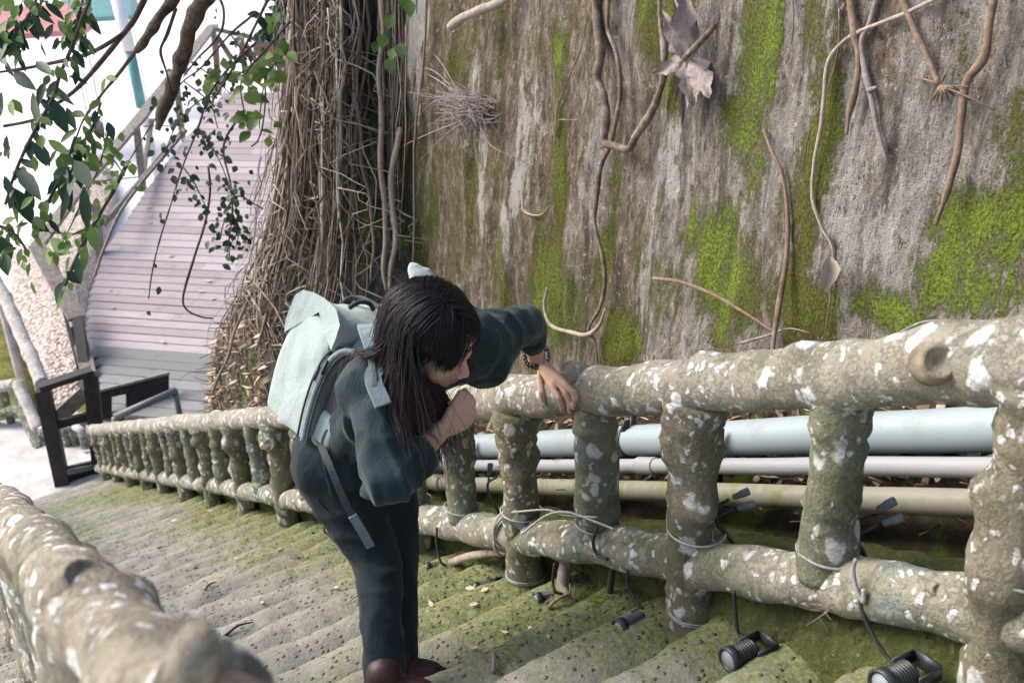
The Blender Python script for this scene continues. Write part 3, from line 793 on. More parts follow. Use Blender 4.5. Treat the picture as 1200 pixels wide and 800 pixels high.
# left railing, close to the camera
LO, LT_ = .165, -1.31
ll = thing('log_railing', W(-.5, LT_, -.66), 'blurred pale log railing close by at the lower left, ending in an orange cut face', 'railing')
c = []; s = -.92
while s < 9.0:
    e = min(1, (s + .95) / 1.0)
    c.append(W(s, LT_ + .02 * noise.noise(V((s * 1.5, 3, 3))), .086 + .030 * e + .010 * noise.noise(V((s * 2, 1, 8))))); s += .07
def surfl(x, y, d): return P(x, y, d)
KL = [(P(222,765,.61), .026, .032), (P(95,688,.93), .028, .04), (P(300,780,.6), .012, .04), (P(60,640,1.1), .022, .05), (P(20,600,1.5), .02, .06), (P(140,720,.75), .014, .03), (P(10,580,1.7), .03, .06)]
mb = MB(); log(mb, c, [.046, .043, .044, .048, .054, .058, .06, .06, .06], 30, .16, KL, .07, 9.0, step=.014)
lt_ = mb.obj('top_rail', M['left'], ll)
e0 = c[0]; ax = (c[0] - c[2]).normalized()
mb = MB(); mb.lathe(e0, ax, [(-.012, .048), (.006, .050), (.010, .044), (.006, .038), (.009, .022), (.010, .001)], 28)
mb.v = [tuple(V(v) + V((noise.noise(V(v) * 40), noise.noise(V(v) * 40 + V((5, 0, 0))), 0)) * .003) for v in mb.v]
mb.obj('cut_end', M['cutwood'], lt_)
stub('knot', P(226,778,.605), CV(.25, .9, .3), .014, .022, M['left'], lt_, False)
stub('knot', P(92,694,.93), CV(.5, .8, .5), .022, .024, M['left'], lt_)
mb = MB(); log(mb, [W(x * .1 - .9, LT_, -.29) for x in range(0, 100)], .05, 18, .14, (), .05, 3.0, step=.03); mb.obj('bottom_rail', M['left'], ll)
for s in np.arange(-.52, 8.9, .735):
    cc = [W(s + .01 * noise.noise(V((i, s, 0))), LT_, .12 - .84 * i / 9) for i in range(10)]
    mb = MB(); log(mb, cc, [.06, .05, .056, .05, .06, .062], 18, .16, (), .04, s); mb.obj('post', M['left'], ll)
    if s + .37 < 8.8:
        cc = [W(s + .3675, LT_, .12 - .41 * i / 6) for i in range(7)]
        mb = MB(); log(mb, cc, [.055, .048, .052, .05], 16, .12, (), .02, s + 7); mb.obj('baluster', M['bamboo'], ll)

# pale log railing round the far landing
fr = thing('log_railing', hit_z(60, 540, -5.2), 'pale bleached log railing stepping down past the far landing, left of the dark gate frame', 'railing')
def put_rail(pts, r, mat, seed, name, parent):
    mb = MB(); log(mb, catmull(pts, 8), r, 14, .14, (), .05, seed, step=.05); return mb.obj(name, mat, parent)
FRP = [P(-40,462,12.6), P(0,453,12.5), P(20,449,12.4), P(32,476,12.2), P(46,505,12.0), P(60,504,12.0), P(80,498,11.9), P(104,490,11.8)]
put_rail(FRP[:3], .075, M['pale_log'], 2, 'top_rail', fr); put_rail(FRP[2:5], .07, M['pale_log'], 3, 'top_rail', fr); put_rail(FRP[4:], .07, M['rail'], 4, 'top_rail', fr)
put_rail([P(-40,492,12.6), P(0,485,12.5), P(22,480,12.4), P(34,500,12.2), P(46,528,12.0)], .06, M['bamboo'], 6, 'bottom_rail', fr)
put_rail([P(46,530,12.0), P(80,535,11.9), P(106,535,11.8)], .06, M['bamboo'], 7, 'bottom_rail', fr)
for i, (x, y, d, h) in enumerate([(-14,462,12.5,.7),(3,456,12.5,.6),(18,452,12.4,.62),(26,466,12.3,.6),(36,487,12.1,.6),(47,507,12,.5),(57,505,12,.5),(66,504,12,.5),(75,502,11.9,.52),(84,500,11.9,.52),(94,497,11.8,.55)]):
    a = P(x, y, d); mb = MB(); log(mb, [a - V((0, 0, h * j / 6)) for j in range(7)], .05, 12, .2, (), .05, i, step=.04); mb.obj('post', M['post' if i % 2 else 'bamboo'], fr)
#==PART4==
# ================================================================== PIPES BEHIND THE RAILING
def pipe(name, t, o, r, mat, label, grp, coup, clamps=(), dslope=-.024):
    a = lambda s: W(s, t, o + dslope * (s + .36))
    th = thing(name, a(0), label, 'pipe', grp)
    pts = [a(-1.9 + .1 * i) + V((0, 0, .004 * noise.noise(V((i * .3, t * 9, 0))))) for i in range(114)]
    mb = MB(); mb.tube(pts, r, 24); mb.obj('pipe_run', M[mat], th)
    for s in coup:
        mb = MB(); mb.lathe(a(s), D + V((0, 0, -SL)), [(0, r * 1.0), (0, r * 1.16), (.006, r * 1.2), (.085, r * 1.2), (.09, r * 1.15), (.09, r)], 24); mb.obj('coupling', M[mat], th)
    for s in clamps:
        mb = MB(); ax = (D + V((0, 0, -SL))).normalized(); mb.lathe(a(s), ax, [(0, r), (0, r * 1.08), (.014, r * 1.08), (.014, r)], 20)
        mb.box(a(s) + V((0, 0, r * 1.2)) - N * r * .4 + ax * .007, ax * .008, N * .012, V((0, 0, .02)))
        mb.box(a(s) - V((0, 0, r * 1.0)) + N * r * .2 + ax * .007, ax * .005, N * .01, V((0, 0, .14)))
        mb.obj('clamp', M['black'], th)
    return th
pipe('water_pipe', .50, -.273, .051, 'pipe_white', 'thick pale blue white pipe, topmost and widest of those behind the log railing', 'pipes along the wall', (2.4, 5.2), (.82, 3.1))
pipe('water_pipe', .43, -.342, .0235, 'pipe_grey', 'slim light grey pipe running between the wide white pipe and the algae stained pipe', 'pipes along the wall', (.62, 3.0), (.35, 1.75))
pipe('water_pipe', .36, -.405, .031, 'pipe_olive', 'algae stained olive pipe, lowest of those behind the log railing', 'pipes along the wall', (1.9,), (.75, 2.2))

# ================================================================== STEP LIGHTS
def spot(x, y, dirpx, Ld, r, label, cable=None, t=-.075):
    """ribbed black step light; (x, y) surveyed centre on the step end, axis given in view right/up/towards"""
    Ld *= .80; r *= .80; q = hit_t(x, y, t); ax = CV(*dirpx).normalized()
    th = thing('step_light', q - V((0, 0, r)), label, 'lamp', 'black ribbed lights along the stair')
    b0 = q - ax * Ld * .5; prof = [(0, r * .62), (.004, r * .8)]
    h = .006
    nrib = 7
    for i in range(nrib):
        hh = .008 + i * (Ld * .62 / nrib)
        prof += [(hh, r * .78), (hh + .001, r * .95), (hh + Ld * .05, r * .95), (hh + Ld * .052, r * .78)]
    prof += [(Ld * .72, r * .85), (Ld * .74, r * 1.05), (Ld, r * 1.08), (Ld * 1.0, r * .9), (Ld * .93, r * .86)]
    mb = MB(); mb.lathe(b0, ax, prof, 22); bd = mb.obj('lamp_body', M['black'], th)
    mb = MB(); mb.lathe(b0 + ax * Ld * .93, ax, [(0, r * .85), (.002, r * .8), (.003, .001)], 22); mb.obj('lens', M['glass'], th)
    # U bracket
    up = V((0, 0, 1)); sd = ax.cross(up).normalized(); u2 = sd.cross(ax).normalized()
    mb = MB()
    for k in (-1, 1): mb.box(b0 - ax * .012 + sd * k * r * 1.12, ax * .028, sd * .0018, u2 * r * .5)
    mb.box(b0 - ax * .038, ax * .0018, sd * r * 1.14, u2 * r * .62); 
    mb.lathe(b0 - ax * .0 + sd * r * 1.13, sd, [(0, .007), (.006, .007), (.007, .001)], 8); mb.lathe(b0 - sd * r * 1.13, -sd, [(0, .007), (.006, .007), (.007, .001)], 8)
    mb.obj('bracket', M['black'], th)
    if cable:
        mb = MB(); mb.tube(catmull([b0 - ax * .04] + [hit_t(a, b, -.06) for a, b in cable], 8), .0042, 7); mb.obj('cable', M['cable'], th)
spot(868,766, (-1,-.22,.55), .095, .030, 'black ribbed step light in front of the big trunk post', ((868,745),(862,715),(860,692)), t=-.14)
spot(739,731, (-1,-.25,.6), .10, .030, 'black ribbed step light on the mossy step below the conduit stub', ((752,712),(738,690),(735,668)), t=-.11)
spot(640,701, (-1,-.1,.5), .09, .027, 'black ribbed step light peeping out beside the wire bound post', ((652,694),(648,682),(650,660)))
spot(566,687, (-1,-.1,.4), .08, .023, 'small black ribbed step light lying on mossy steps among pale leaves', ((575,684),(582,676)))
spot(509,665, (-1,-.05,.4), .085, .026, 'black ribbed step light under the lower rail close to the brown conduit', ((518,660),(512,640),(512,618)))
spot(1050,795, (-1,-.2,.5), .095, .032, 'black ribbed step light cut off by the bottom edge, hanging on a black cable', ((1058,778),(1040,770),(1016,730),(1008,700),(1010,690)), t=-.15)
spot(372,628, (-1,-.05,.4), .08, .026, 'black ribbed step light behind the legs, farthest up the row from the camera', ((380,622),(384,608)))

# grey socket clusters strapped behind the posts
def sockets(x, y, label, dirs, t=.09):
    q = hit_t(x, y, t); th = thing('socket_cluster', q, label, 'socket', 'grey cable sockets behind the railing')
    for k, (dx, dy, dr) in enumerate(dirs):
        a = hit_t(x + dx, y + dy, t); ax = CV(*dr).normalized()
        mb = MB(); mb.lathe(a, ax, [(-.02, .003), (-.016, .007), (0, .0075), (.001, .0092), (.020, .0092), (.021, .008), (.019, .005), (.016, .001)], 16); mb.obj('socket', M['pvc'], th)
        mb = MB(); mb.tube(catmull([a - ax * .03, a - ax * .07 - V((0, 0, .02)), W(to_st(q)[0], .07, -.44), W(to_st(q)[0] + .06, .05, -.50)], 6), .004, 6); mb.obj('cable', M['cable'], th)
sockets(1030, 600, 'pair of grey cable sockets poking out right of the bamboo like baluster', [(8,-8,(.7,.5,.4)), (16,10,(.9,.35,.3))])
sockets(870, 585, 'pair of grey cable sockets poking out right of the big trunk post', [(-2,-6,(.75,.4,.35)), (4,8,(.9,.3,.3))])
sockets(588, 548, 'pair of grey cable sockets between the railing posts next to the woman', [(-14,2,(.1,.9,.2)), (4,6,(.8,.4,.3))])

# conduit bits and cables
th = thing('conduit_stub', hit_t(714, 712, -.01), 'short upright grey conduit with a thin black cable entering its top', 'conduit')
q = hit_t(714, 712, -.01); mb = MB(); mb.lathe(q - V((0, 0, .015)), (0, 0, 1), [(0, .020), (.05, .020), (.05, .017), (.04, .016), (.039, .001)], 16); mb.obj('sleeve', M['pvc'], th)
mb = MB(); mb.tube(catmull([q + V((0, 0, .02)), hit_t(716, 680, .0), hit_t(719, 655, .02)], 8), .009, 8); mb.obj('cable', M['cable'], th)
q0 = [hit_t(522,662,-.02), hit_t(545,653,-.02), hit_t(570,648,-.01), hit_t(596,646,.0)]
mb = MB(); mb.tube(catmull(q0, 8), .014, 10); o = mb.obj('conduit', M['vine_pale']); tag(o, 'bent brown conduit running from the steps to the wire bound post', 'conduit')
mb = MB(); log(mb, catmull([hit_t(664,655,.02), hit_t(661,672,.0), hit_t(660,690,-.02), hit_t(668,702,-.03)], 6), [.022, .019, .016, .009], 12, .15, (), .03, 4, step=.012); o = mb.obj('root_stub', M['twig_grey']); tag(o, 'grey root stub bending down to the step behind a ribbed light', 'root')
def cable(pts, r, mat, label, t=0.0):
    mb = MB(); mb.tube(catmull([hit_t(x, y, t) for x, y in pts], 8), r, 6); o = mb.obj('cable', M[mat]); tag(o, label, 'cable', 'loose cables on the railing'); return o
cable([(860,690),(920,700),(980,712),(1060,722),(1160,725)], .004, 'cable', 'long black cable slung along the underside of the lower rail', .02)
cable([(900,662),(908,690),(935,706),(965,712),(988,700),(1000,690)], .008, 'vine_dark', 'thick dark cable drooping in a loop under the lower rail', -.03)
cable([(1003,655),(1000,668),(1004,690),(1012,705),(1012,690)], .0045, 'wire', 'thin grey cable wrapped over the lower rail above a hanging light', -.064)
cable([(700,618),(695,635),(700,650),(712,655)], .0045, 'cable', 'dark cable looped over the lower rail beside the dark baluster', -.062)
cable([(612,625),(640,604),(665,600),(700,612),(720,620)], .0035, 'wire', 'grey wire leaving the wire bound post along the lower rail', -.062)
cable([(600,600),(640,597),(660,603),(700,606)], .003, 'wire', 'upper grey wire stretched from the wire bound post', -.06)
cable([(500,580),(505,600),(512,640),(518,655)], .004, 'cable', 'black cable hanging beside the woman under the lower rail', .01)
def twig(pts, r, mat, label, cat='twig', grp=None, side=()):
    mb = MB(); mb.tube(catmull(pts, 6), [r, r * .8, r * .45], 6, disp=lambda q, i, a: r * .3 * noise.noise(q * 60))
    for sp in side: mb.tube(catmull(sp, 5), [r * .6, r * .3], 5)
    o = mb.obj('twig', M[mat]); tag(o, label, cat, grp); return o
f = lambda x, y: hit_t(x, y, -.05)
twig([f(950,742 - 35), f(972,712), f(962,722), f(945,733)], .003, 'vine_dark', 'dark forked twig caught beneath the lower rail', side=[[f(966,716), f(975,727)], [f(960,722), f(972,742)]])

# ================================================================== VINES AND TWIGS ON THE WALL
def vine(pl, px, mat, label, out=.02, name='vine', cat='vine', side=(), kn=.35, outs=None):
    pts = [hit_wall(x, y, (outs[i] if outs else out)) for i, (x, y) in enumerate(pl)]
    d = pts[len(pts) // 2].dot(CW); w = [p_ * d / FPX * .5 for p_ in (px if isinstance(px, list) else [px, px])]
    w[-1] *= .4; mb = MB(); cp = catmull(pts, 9); mb.tube(cp, w, 8, disp=lambda q, i, a: w[0] * (kn * noise.noise(q * 22) + kn * .8 * max(0, noise.noise(q * 7 + V((4, 4, 4)))) ) + 0)
    for sp, sw in side:
        sq = [hit_wall(x, y, out + .01) for x, y in sp]; mb.tube(catmull(sq, 7), [sw * d / FPX * .5, sw * d / FPX * .25], 6)
    o = mb.obj(name, M[mat]); tag(o, label, cat, 'bare vines on the wall'); return o
vine([(694,-30),(700,30),(704,62),(700,90),(707,110),(711,140),(708,165),(722,172),(738,174),(745,160),(763,132),(775,100),(779,62),(774,30),(772,-30)], [10,11,10,9,9,8,8], 'vine_dark', 'thickest dark vine on the wall, hanging down in a deep U shaped loop', .03)
vine([(716,-30),(712,30),(722,60),(727,100),(724,130),(715,170),(704,195),(700,225),(697,262),(706,300),(709,330),(703,360),(690,385),(697,400),(700,425)], [5,5,5,5,4], 'vine_dark', 'long wavy thin vine crossing the U shaped loop and reaching the rail', .025)
vine([(1172,-30),(1160,25),(1154,65),(1132,98),(1127,140),(1121,185),(1108,230),(1096,264)], [9,10,11,9,9,8,7], 'vine_brown', 'crooked grey brown vine tapering down on the right of the bare concrete', .03)
vine([(994,-30),(1000,30),(1006,70),(1002,105),(996,130),(992,158)], [9,9,8,8,7,6], 'vine_brown', 'short straight brown vine with a blunt end', .03)
vine([(1032,-20),(1020,25),(1010,50),(1013,80),(1020,108),(1028,150),(1040,192)], [6,7,8,8,7,6], 'twig_grey', 'grey vine with a swollen knot ending low on bare concrete', .025, side=[(((1018,106),(1028,102)), 7)])
vine([(1110,-8),(1060,16),(1010,36),(985,52),(970,75),(966,110),(962,150),(955,185),(952,230),(962,265),(975,290),(978,330)], [4,5,5,4,3], 'vine_pale', 'pale thin vine arching in from upper right then dropping straight down', .03)
vine([(984,10),(982,60),(968,110),(950,150),(942,190),(940,210)], 3, 'vine_dark', 'hair thin dark vine hanging over the central moss streak', .03)
vine([(927,-20),(930,30),(924,70)], 3, 'vine_dark', 'tiny dark rootlet hanging left of the central moss streak', .02)
vine([(895,152),(905,178),(917,205),(923,250),(922,300),(914,350),(907,395),(905,420)], [4,5,5,6,7,8], 'vine_brown', 'slender upright stem growing up the moss from the rail', .04, outs=[.015,.02,.02,.02,.03,.05,.09,.12], side=[(((766,326),(800,331),(838,346),(872,366),(900,384),(908,388)), 6)], name='forked_stem', cat='stem')
vine([(641,337),(638,360),(646,381),(668,389),(688,392),(702,381),(709,362)], [3,4,5,5,5], 'vine_pale', 'curled pale rootlet like a hook above the watch hand', .04)
vine([(526,33),(540,22),(562,12),(584,4),(610,-14)], [9,11,10,10,9], 'vine_pale', 'bare pale broken stick jutting out at the top of the wall', .10, outs=[.16,.13,.1,.06,.03], side=[(((526,33),(533,38)), 6)], name='broken_stick', cat='stick')
vine([(868,402),(900,393),(925,385),(950,390)], 3, 'twig_grey', 'thin dry twig lying across moss just above the rail', .05)
vine([(1050,392),(1080,378),(1112,374)], 4, 'twig_grey', 'short curved twig resting above the rail on the right', .06)
vine([(974,270),(978,300),(973,350),(968,385),(962,400)], 3, 'vine_dark', 'dark crack like rootlet below the pale arching vine', .012)
vine([(652,160),(655,120),(680,60),(688,20)], 2, 'vine_dark', 'faint hairlike rootlet left of the U shaped loop', .015)
vine([(650,170),(653,142),(680,138),(690,100),(684,60)], 2, 'vine_dark', 'fine dark rootlet with a square bend on grey concrete', .015)
vine([(612,232),(615,248),(632,252),(645,240)], 3, 'vine_pale', 'small pale rootlet arc on the streaked wall', .02)
vine([(1058,66),(1064,85)], 2, 'twig_grey', 'very short grey twig stuck on bare concrete', .02)
vine([(1052,0),(1056,-20)], 2, 'twig_grey', 'stub of twig at the very top of the wall', .02) if False else None
# root star with radiating rootlets
th = thing('root_star', hit_wall(1104, 105), 'brown straight root ending in a star of rootlets on the bare concrete', 'root')
mb = MB(); mb.tube(catmull([hit_wall(1050,-20,.03), hit_wall(1070,30,.03), hit_wall(1086,65,.03), hit_wall(1101,100,.035)], 7), [.0085, .0085, .0075], 8); mb.obj('root', M['vine_brown'], th)
mb = MB(); 
for (x, y, w_) in ((1070,90,3),(1080,93,3),(1092,118,4),(1098,118,4),(1104,120,4),(1112,118,4),(1118,112,4),(1138,118,3),(1166,130,3),(1160,126,2),(1150,104,2),(1112,72,2),(1120,62,2),(1130,108,3)):
    mb.tube(catmull([hit_wall(1102,100,.035), hit_wall((1102 + x) / 2 + 1, (102 + y) / 2 - 2, .045), hit_wall(x, y, .012)], 5), [w_ * .0011, w_ * .0009, w_ * .0005], 6)
mb.obj('rootlets', M['vine_brown'], th)
# dried tangle
mb = MB(); tone = []
for i in range(230):
    cx, cy = RND.choice([(545,130),(540,120),(552,138),(520,118)]); a = RND.uniform(0, 6.28); r = RND.uniform(4, 44)
    p0 = hit_wall(555 + RND.gauss(0, 8), 128 + RND.gauss(0, 8), RND.uniform(.03, .10)); p2 = hit_wall(cx + math.cos(a) * r, cy + math.sin(a) * r * .8, RND.uniform(.02, .12))
    pm = p0.lerp(p2, .5) + V((RND.uniform(-1, 1), RND.uniform(-1, 1), RND.uniform(-1, 1))) * .03; mb.tube(catmull([p0, pm, p2], 4), [.0022, .0010], 4)
for (a_, b_, c_) in (((555,130),(510,118),(470,165)), ((550,125),(500,80),(455,108)), ((555,135),(520,160),(490,190)), ((552,125),(515,95),(475,75)), ((545,140),(495,160),(455,180)), ((548,128),(520,78),(505,60)), ((560,140),(575,170),(615,190))):
    mb.tube(catmull([hit_wall(*a_, .06), hit_wall(*b_, .08), hit_wall(*c_, .02)], 6), [.004, .0015], 5)
o = mb.obj('root_tangle', M['twig_grey']); tag(o, 'grey tuft of fine dried rootlets stuck on the streaked wall', 'root tuft')
# fallen dry frond hanging on the wall
th = thing('dead_frond', hit_wall(800, 60, .05), 'big curled dead leaf with lobed grey pink blades hanging on the wall', 'dead leaf')
mb = MB()
def lobe(a, b, w_, curl):
    A, B = hit_wall(*a, .05), hit_wall(*b, .07); dv = B - A; L = dv.length
    nv = -A.normalized(); sd = dv.normalized().cross(nv).normalized(); vs = []
    for i in range(9):
        u = i / 8; hw = w_ * math.sin(math.pi * min(1, .12 + .88 * u) ** .8) * (1 if u < 1 else .2) * (1 + .28 * math.sin(u * 19 + w_ * 90))
        for j in range(5):
            x = j / 2 - 1; vs.append(A + dv * u + sd * hw * x + nv * (curl * hw * x * x + .012 * math.sin(u * 7 + x * 3)))
    mb.add(vs, grid_faces(9, 5)); mb.add([v + nv * -.002 for v in vs], [f_[::-1] for f_ in grid_faces(9, 5)])
for l in (((806,68),(802,-16),.046,.35), ((804,66),(776,12),.034,.4), ((806,70),(762,86),.026,.3), ((812,68),(832,116),.040,-.3), ((808,72),(812,126),.040,.3), ((806,66),(790,-4),.03,.3), ((806,76),(790,118),.026,.3), ((806,74),(799,150),.016,.6), ((812,60),(818,20),.02,.6)): lobe(*l)
mb.obj('blade', M['frond'], th)
mb = MB(); mb.tube(catmull([hit_wall(802,68,.07), hit_wall(818,52,.09), hit_wall(838,30,.11)], 6), [.010, .011, .009], 8); mb.obj('stalk', M['vine_dark'], th)
# curled leaf on stem
mb = MB(); mb.leaf(hit_wall(972,300,.05), CV(-.1, -1, .2), CV(0, 0, 1), .10, .055, .9, .3); o = mb.obj('curled_leaf', M['deadleaf2']); tag(o, 'small curled pinkish dead leaf clinging on the dark crack of the wall', 'leaf', None)
# seedlings
def seedling(name, label, stem, leaves, sz, mat='leaf_bright', out=.12):
    th = thing(name, hit_wall(*stem[0], .02), label, 'plant'); mb = MB()
    pts = [hit_wall(x, y, out) for x, y in stem]; mb.tube(catmull(pts, 5), [.003, .0015], 5); mb.obj('stem', M['vine_dark'], th); mb = MB()
    for (x, y) in leaves:
        q = hit_wall(x, y, out + RND.uniform(0, .06)); mb.leaf(q, CV(RND.uniform(-.6, .6), -1, .3), CV(RND.uniform(-.4, .4), .3, 1), sz * RND.uniform(.8, 1.2), sz * .8, .2, .2)
    mb.obj('foliage', M[mat], th)
seedling('seedling', 'small fresh green seedling with heart shaped leaves growing over the fig roots', [(455,-10),(455,30),(448,60),(435,70)], [(459,18),(452,42),(443,48),(431,55),(434,70),(462,56),(455,68),(468,50),(480,0),(470,-5),(446,40)], .075)
#==PART5==
# ================================================================== BOARDWALK AND FAR SIDE
ZD = -5.25
A0, A1 = hit_z(110, 446, ZD), hit_z(215, 455, ZD)
BX = (A1 - A0); BX.z = 0; BX.normalize(); AY = V((-BX.y, BX.x, 0))
if AY.y < 0: AY = -AY
RAMP = math.tan(R(19)); DO = hit_z(150, 470, ZD)
FLAT = 1.35                                  # level landing boards, then the ramp
def deck(a, b, up=0.0):
    q = DO + AY * a + BX * b; q.z = ZD + max(0, a - FLAT) * RAMP + up; return q
def hit_deck(x, y):
    v = P(x, y, 1); q = hit_z(x, y, ZD)
    if (q - DO).dot(AY) <= FLAT: return q
    nrm = (V((0, 0, 1)) - AY * RAMP); o = DO + AY * FLAT; o.z = ZD
    return v * (nrm.dot(o) / nrm.dot(v))
def ab(q): return (q - DO).dot(AY), (q - DO).dot(BX)
LE = [ab(hit_deck(x, y)) for x, y in ((104,480),(108,440),(98,400),(102,350),(118,300),(168,226),(213,166),(262,110))]
RE = [ab(hit_deck(x, y)) for x, y in ((250,480),(262,440),(300,380),(330,290),(352,200),(358,110))]
def ed(E, a):
    if a <= E[0][0]: return E[0][1]
    for (p, q), (p2, q2) in zip(E, E[1:]):
        if a <= p2: return q + (q2 - q) * (a - p) / (p2 - p)
    return E[-1][1]
AEND = LE[-1][0]
bw = thing('boardwalk', deck(.5, .8, 0), 'pinkish plank boardwalk climbing away beyond the stairs beside the fig roots', 'boardwalk')
def boards(a0, a1, w0, w1, name, mat):
    mb = MB(); uvs = []; a = a0
    while a < a1 - .02:
        w_ = w0 + (w1 - w0) * (a - a0) / (a1 - a0); e = a + w_ - .020
        bl, br = ed(LE, a) + RND.uniform(-.02, .02), ed(RE, a)
        # split each row in one or two planks
        cuts = [bl, br] if RND.random() < .5 else [bl, bl + (br - bl) * RND.uniform(.3, .7), br]
        for c0, c1 in zip(cuts, cuts[1:]):
            dz = RND.uniform(-.003, .003); vs = []
            for (aa, bb, zz) in ((a, c0, 0), (a, c1 - .004, 0), (e, c1 - .004, 0), (e, c0, 0), (a, c0, -.04), (a, c1 - .004, -.04), (e, c1 - .004, -.04), (e, c0, -.04)): vs.append(deck(aa, bb, zz + dz))
            mb.add(vs, [(0, 1, 2, 3), (0, 4, 5, 1), (1, 5, 6, 2), (2, 6, 7, 3), (3, 7, 4, 0)]); ou = RND.uniform(0, 40)
            uvs += [(p_.dot(BX) + ou, p_.dot(AY) + ou) for p_ in map(V, vs)]
        a += w_
    o = mb.obj(name, M[mat], bw, smooth=False); set_uv(o, uvs); return o
boards(-.35, FLAT, .27, .27, 'dark_decking', 'deckdark')
boards(FLAT + .0, AEND, .15, .245, 'decking', 'deck')
mb = MB()                                       # joists below
for fb in (.06, .5, .94):
    a = -.3
    while a < AEND - .5:
        b0 = ed(LE, a) * (1 - fb) + ed(RE, a) * fb; b1 = ed(LE, a + .5) * (1 - fb) + ed(RE, a + .5) * fb
        mb.plank(deck(a, b0, -.13), deck(a + .5, b1, -.13), .08, .16); a += .5
mb.obj('joists', M['ironwood'], bw, smooth=False)
for (x, y) in ((170,245),(178,252),(135,360),(126,342),(205,300),(250,330),(246,352),(262,388),(232,342),(190,400)):
    q = hit_deck(x, y); mb = MB(); mb.leaf(q + V((0, 0, .012)), BX * RND.uniform(-1, 1) + AY * RND.uniform(-.6, .6), V((0, 0, 1)), RND.uniform(.09, .16), .05, .3, -.1)
    o = mb.obj('fallen_leaf', M['deadleaf2']); tag(o, 'pale yellow fallen leaf lying on the pinkish boardwalk planks', 'leaf', 'fallen leaves on the boardwalk')
# timber handrail on the open side of the boardwalk
tr = thing('timber_railing', hit_deck(100, 400), 'weathered timber handrail curving up the open left side of the boardwalk', 'railing')
def plank(name, a, b, w_, h, mat, par_, up=(0, 0, 1)):
    mb = MB(); mb.plank(a, b, w_, h, up); return mb.obj(name, M[mat], par_, smooth=False)
dA = hit_deck(100, 437).dot(CW)
T1, T2 = P(104,440,dA - .2), P(90,384,dA + .9)
plank('handrail', T1, T2, .20, .05, 'greywood', tr)
T3, T4 = P(90,373,dA + .75), P(43,288,dA + 1.9)
plank('handrail', T3, T4, .24, .06, 'greywood', tr)
T5, T6, T7, T8 = P(43,290,dA + 1.9), P(92,222,dA + 3.3), P(158,146,dA + 5.0), P(250,30,dA + 9.4)
plank('handrail', T5, T6, .22, .06, 'greywood', tr); plank('handrail', T6, T7, .24, .06, 'greywood', tr); plank('handrail', T7, T8, .24, .06, 'greywood', tr)
plank('lower_rail', P(122,262,dA + 2.4), P(216,152,dA + 6.2), .05, .10, 'greywood', tr)
plank('post', P(92,374,dA + .6), P(99,432,dA + .05), .13, .13, 'ironwood', tr, up=(1, .2, 0))
for (x0, y0, x1, y1, dd) in ((112,238,119,312,2.6), (160,150,168,224,5.0), (207,98,214,163,7.1), (250,36,257,112,9.2)):
    plank('post', P(x0, y0, dA + dd - .15), P(x1, y1, dA + dd + .2), .12, .12, 'greywood', tr, up=(1, .2, 0))
plank('wire_rail', P(58,273,dA + 2), P(108,274,dA + 2.6), .02, .02, 'ironwood', tr); plank('wire_rail', P(108,213,dA + 3.6), P(166,207,dA + 5), .02, .02, 'ironwood', tr); plank('wire_rail', P(168,148,dA + 5.2), P(214,147,dA + 7), .02, .02, 'ironwood', tr)
plank('brace', P(70,345,dA + 1.2), P(92,430,dA + .2), .05, .10, 'ironwood', tr); plank('brace', P(62,300,dA + 1.7), P(80,385,dA + .8), .05, .08, 'brownwood', tr)
plank('brace', P(178,140,dA + 5.6), P(166,215,dA + 5.2), .08, .05, 'greywood', tr)

# dark gate frame at the foot of the stairs
gf = thing('gate_frame', hit_stair(75, 574), 'black timber frame with a slanted grey brace standing at the foot of the stairs', 'frame')
g0 = hit_stair(76, 574); d0 = g0.dot(CW) - .35; d1 = hit_stair(118, 562).dot(CW) - .25; DK = 12.35
g0 = P(75,574,d0); gt0 = P(50,456,d0 - .45); gt1 = P(106,438,d1 - .45); g1 = P(118,562,d1 + .05)
plank('post', g0, gt0, .15, .15, 'ironwood', gf, up=(1, .3, 0)); plank('post', g1, gt1, .15, .15, 'ironwood', gf, up=(1, .3, 0))
plank('top_bar', gt0 - (gt1 - gt0) * .06 + V((0, 0, .03)), gt1 + (gt1 - gt0) * .05 + V((0, 0, .03)), .17, .06, 'ironwood', gf)
plank('middle_bar', P(64,498,d0 - .25), P(108,486,d1 - .25), .07, .09, 'ironwood', gf)
plank('brace', P(63,493,d0 - .1), P(100,460,d1 - .3), .05, .16, 'greywood', gf)
plank('kick_board', P(76,562,d0 - .03), P(118,552,d1 + .0), .05, .30, 'ironwood', gf); plank('kick_strip', P(77,553,d0 - .1), P(114,545,d1 - .06), .06, .06, 'pvc', gf)
mb = MB(); mb.tube([P(115,540,d0 + .5), P(119,560,d0 + .55)], .018, 8); mb.obj('latch_rod', M['pipe_white'], gf)
# handrail tubes
mb = MB(); mb.tube([P(88,500,d0 + .1), P(106,510,d0 - .1)], .045, 12); o = mb.obj('pipe_handrail', M['pipe_grey']); tag(o, 'short grey end of pipe handrail beside the black frame', 'handrail')
mb = MB(); mb.tube([P(134,489,DK - .5), P(207,457,DK - .2)], .045, 12); mb.tube([P(134,489,DK - .5), P(134,489,DK - .5) - V((0, 0, .6))], .04, 8); mb.tube([P(205,458,DK - .2), P(205,458,DK - .2) - V((0, 0, .6))], .04, 8); o = mb.obj('pipe_handrail', M['pvc']); tag(o, 'slanting grey green pipe handrail in front of the dark kick panel', 'handrail')
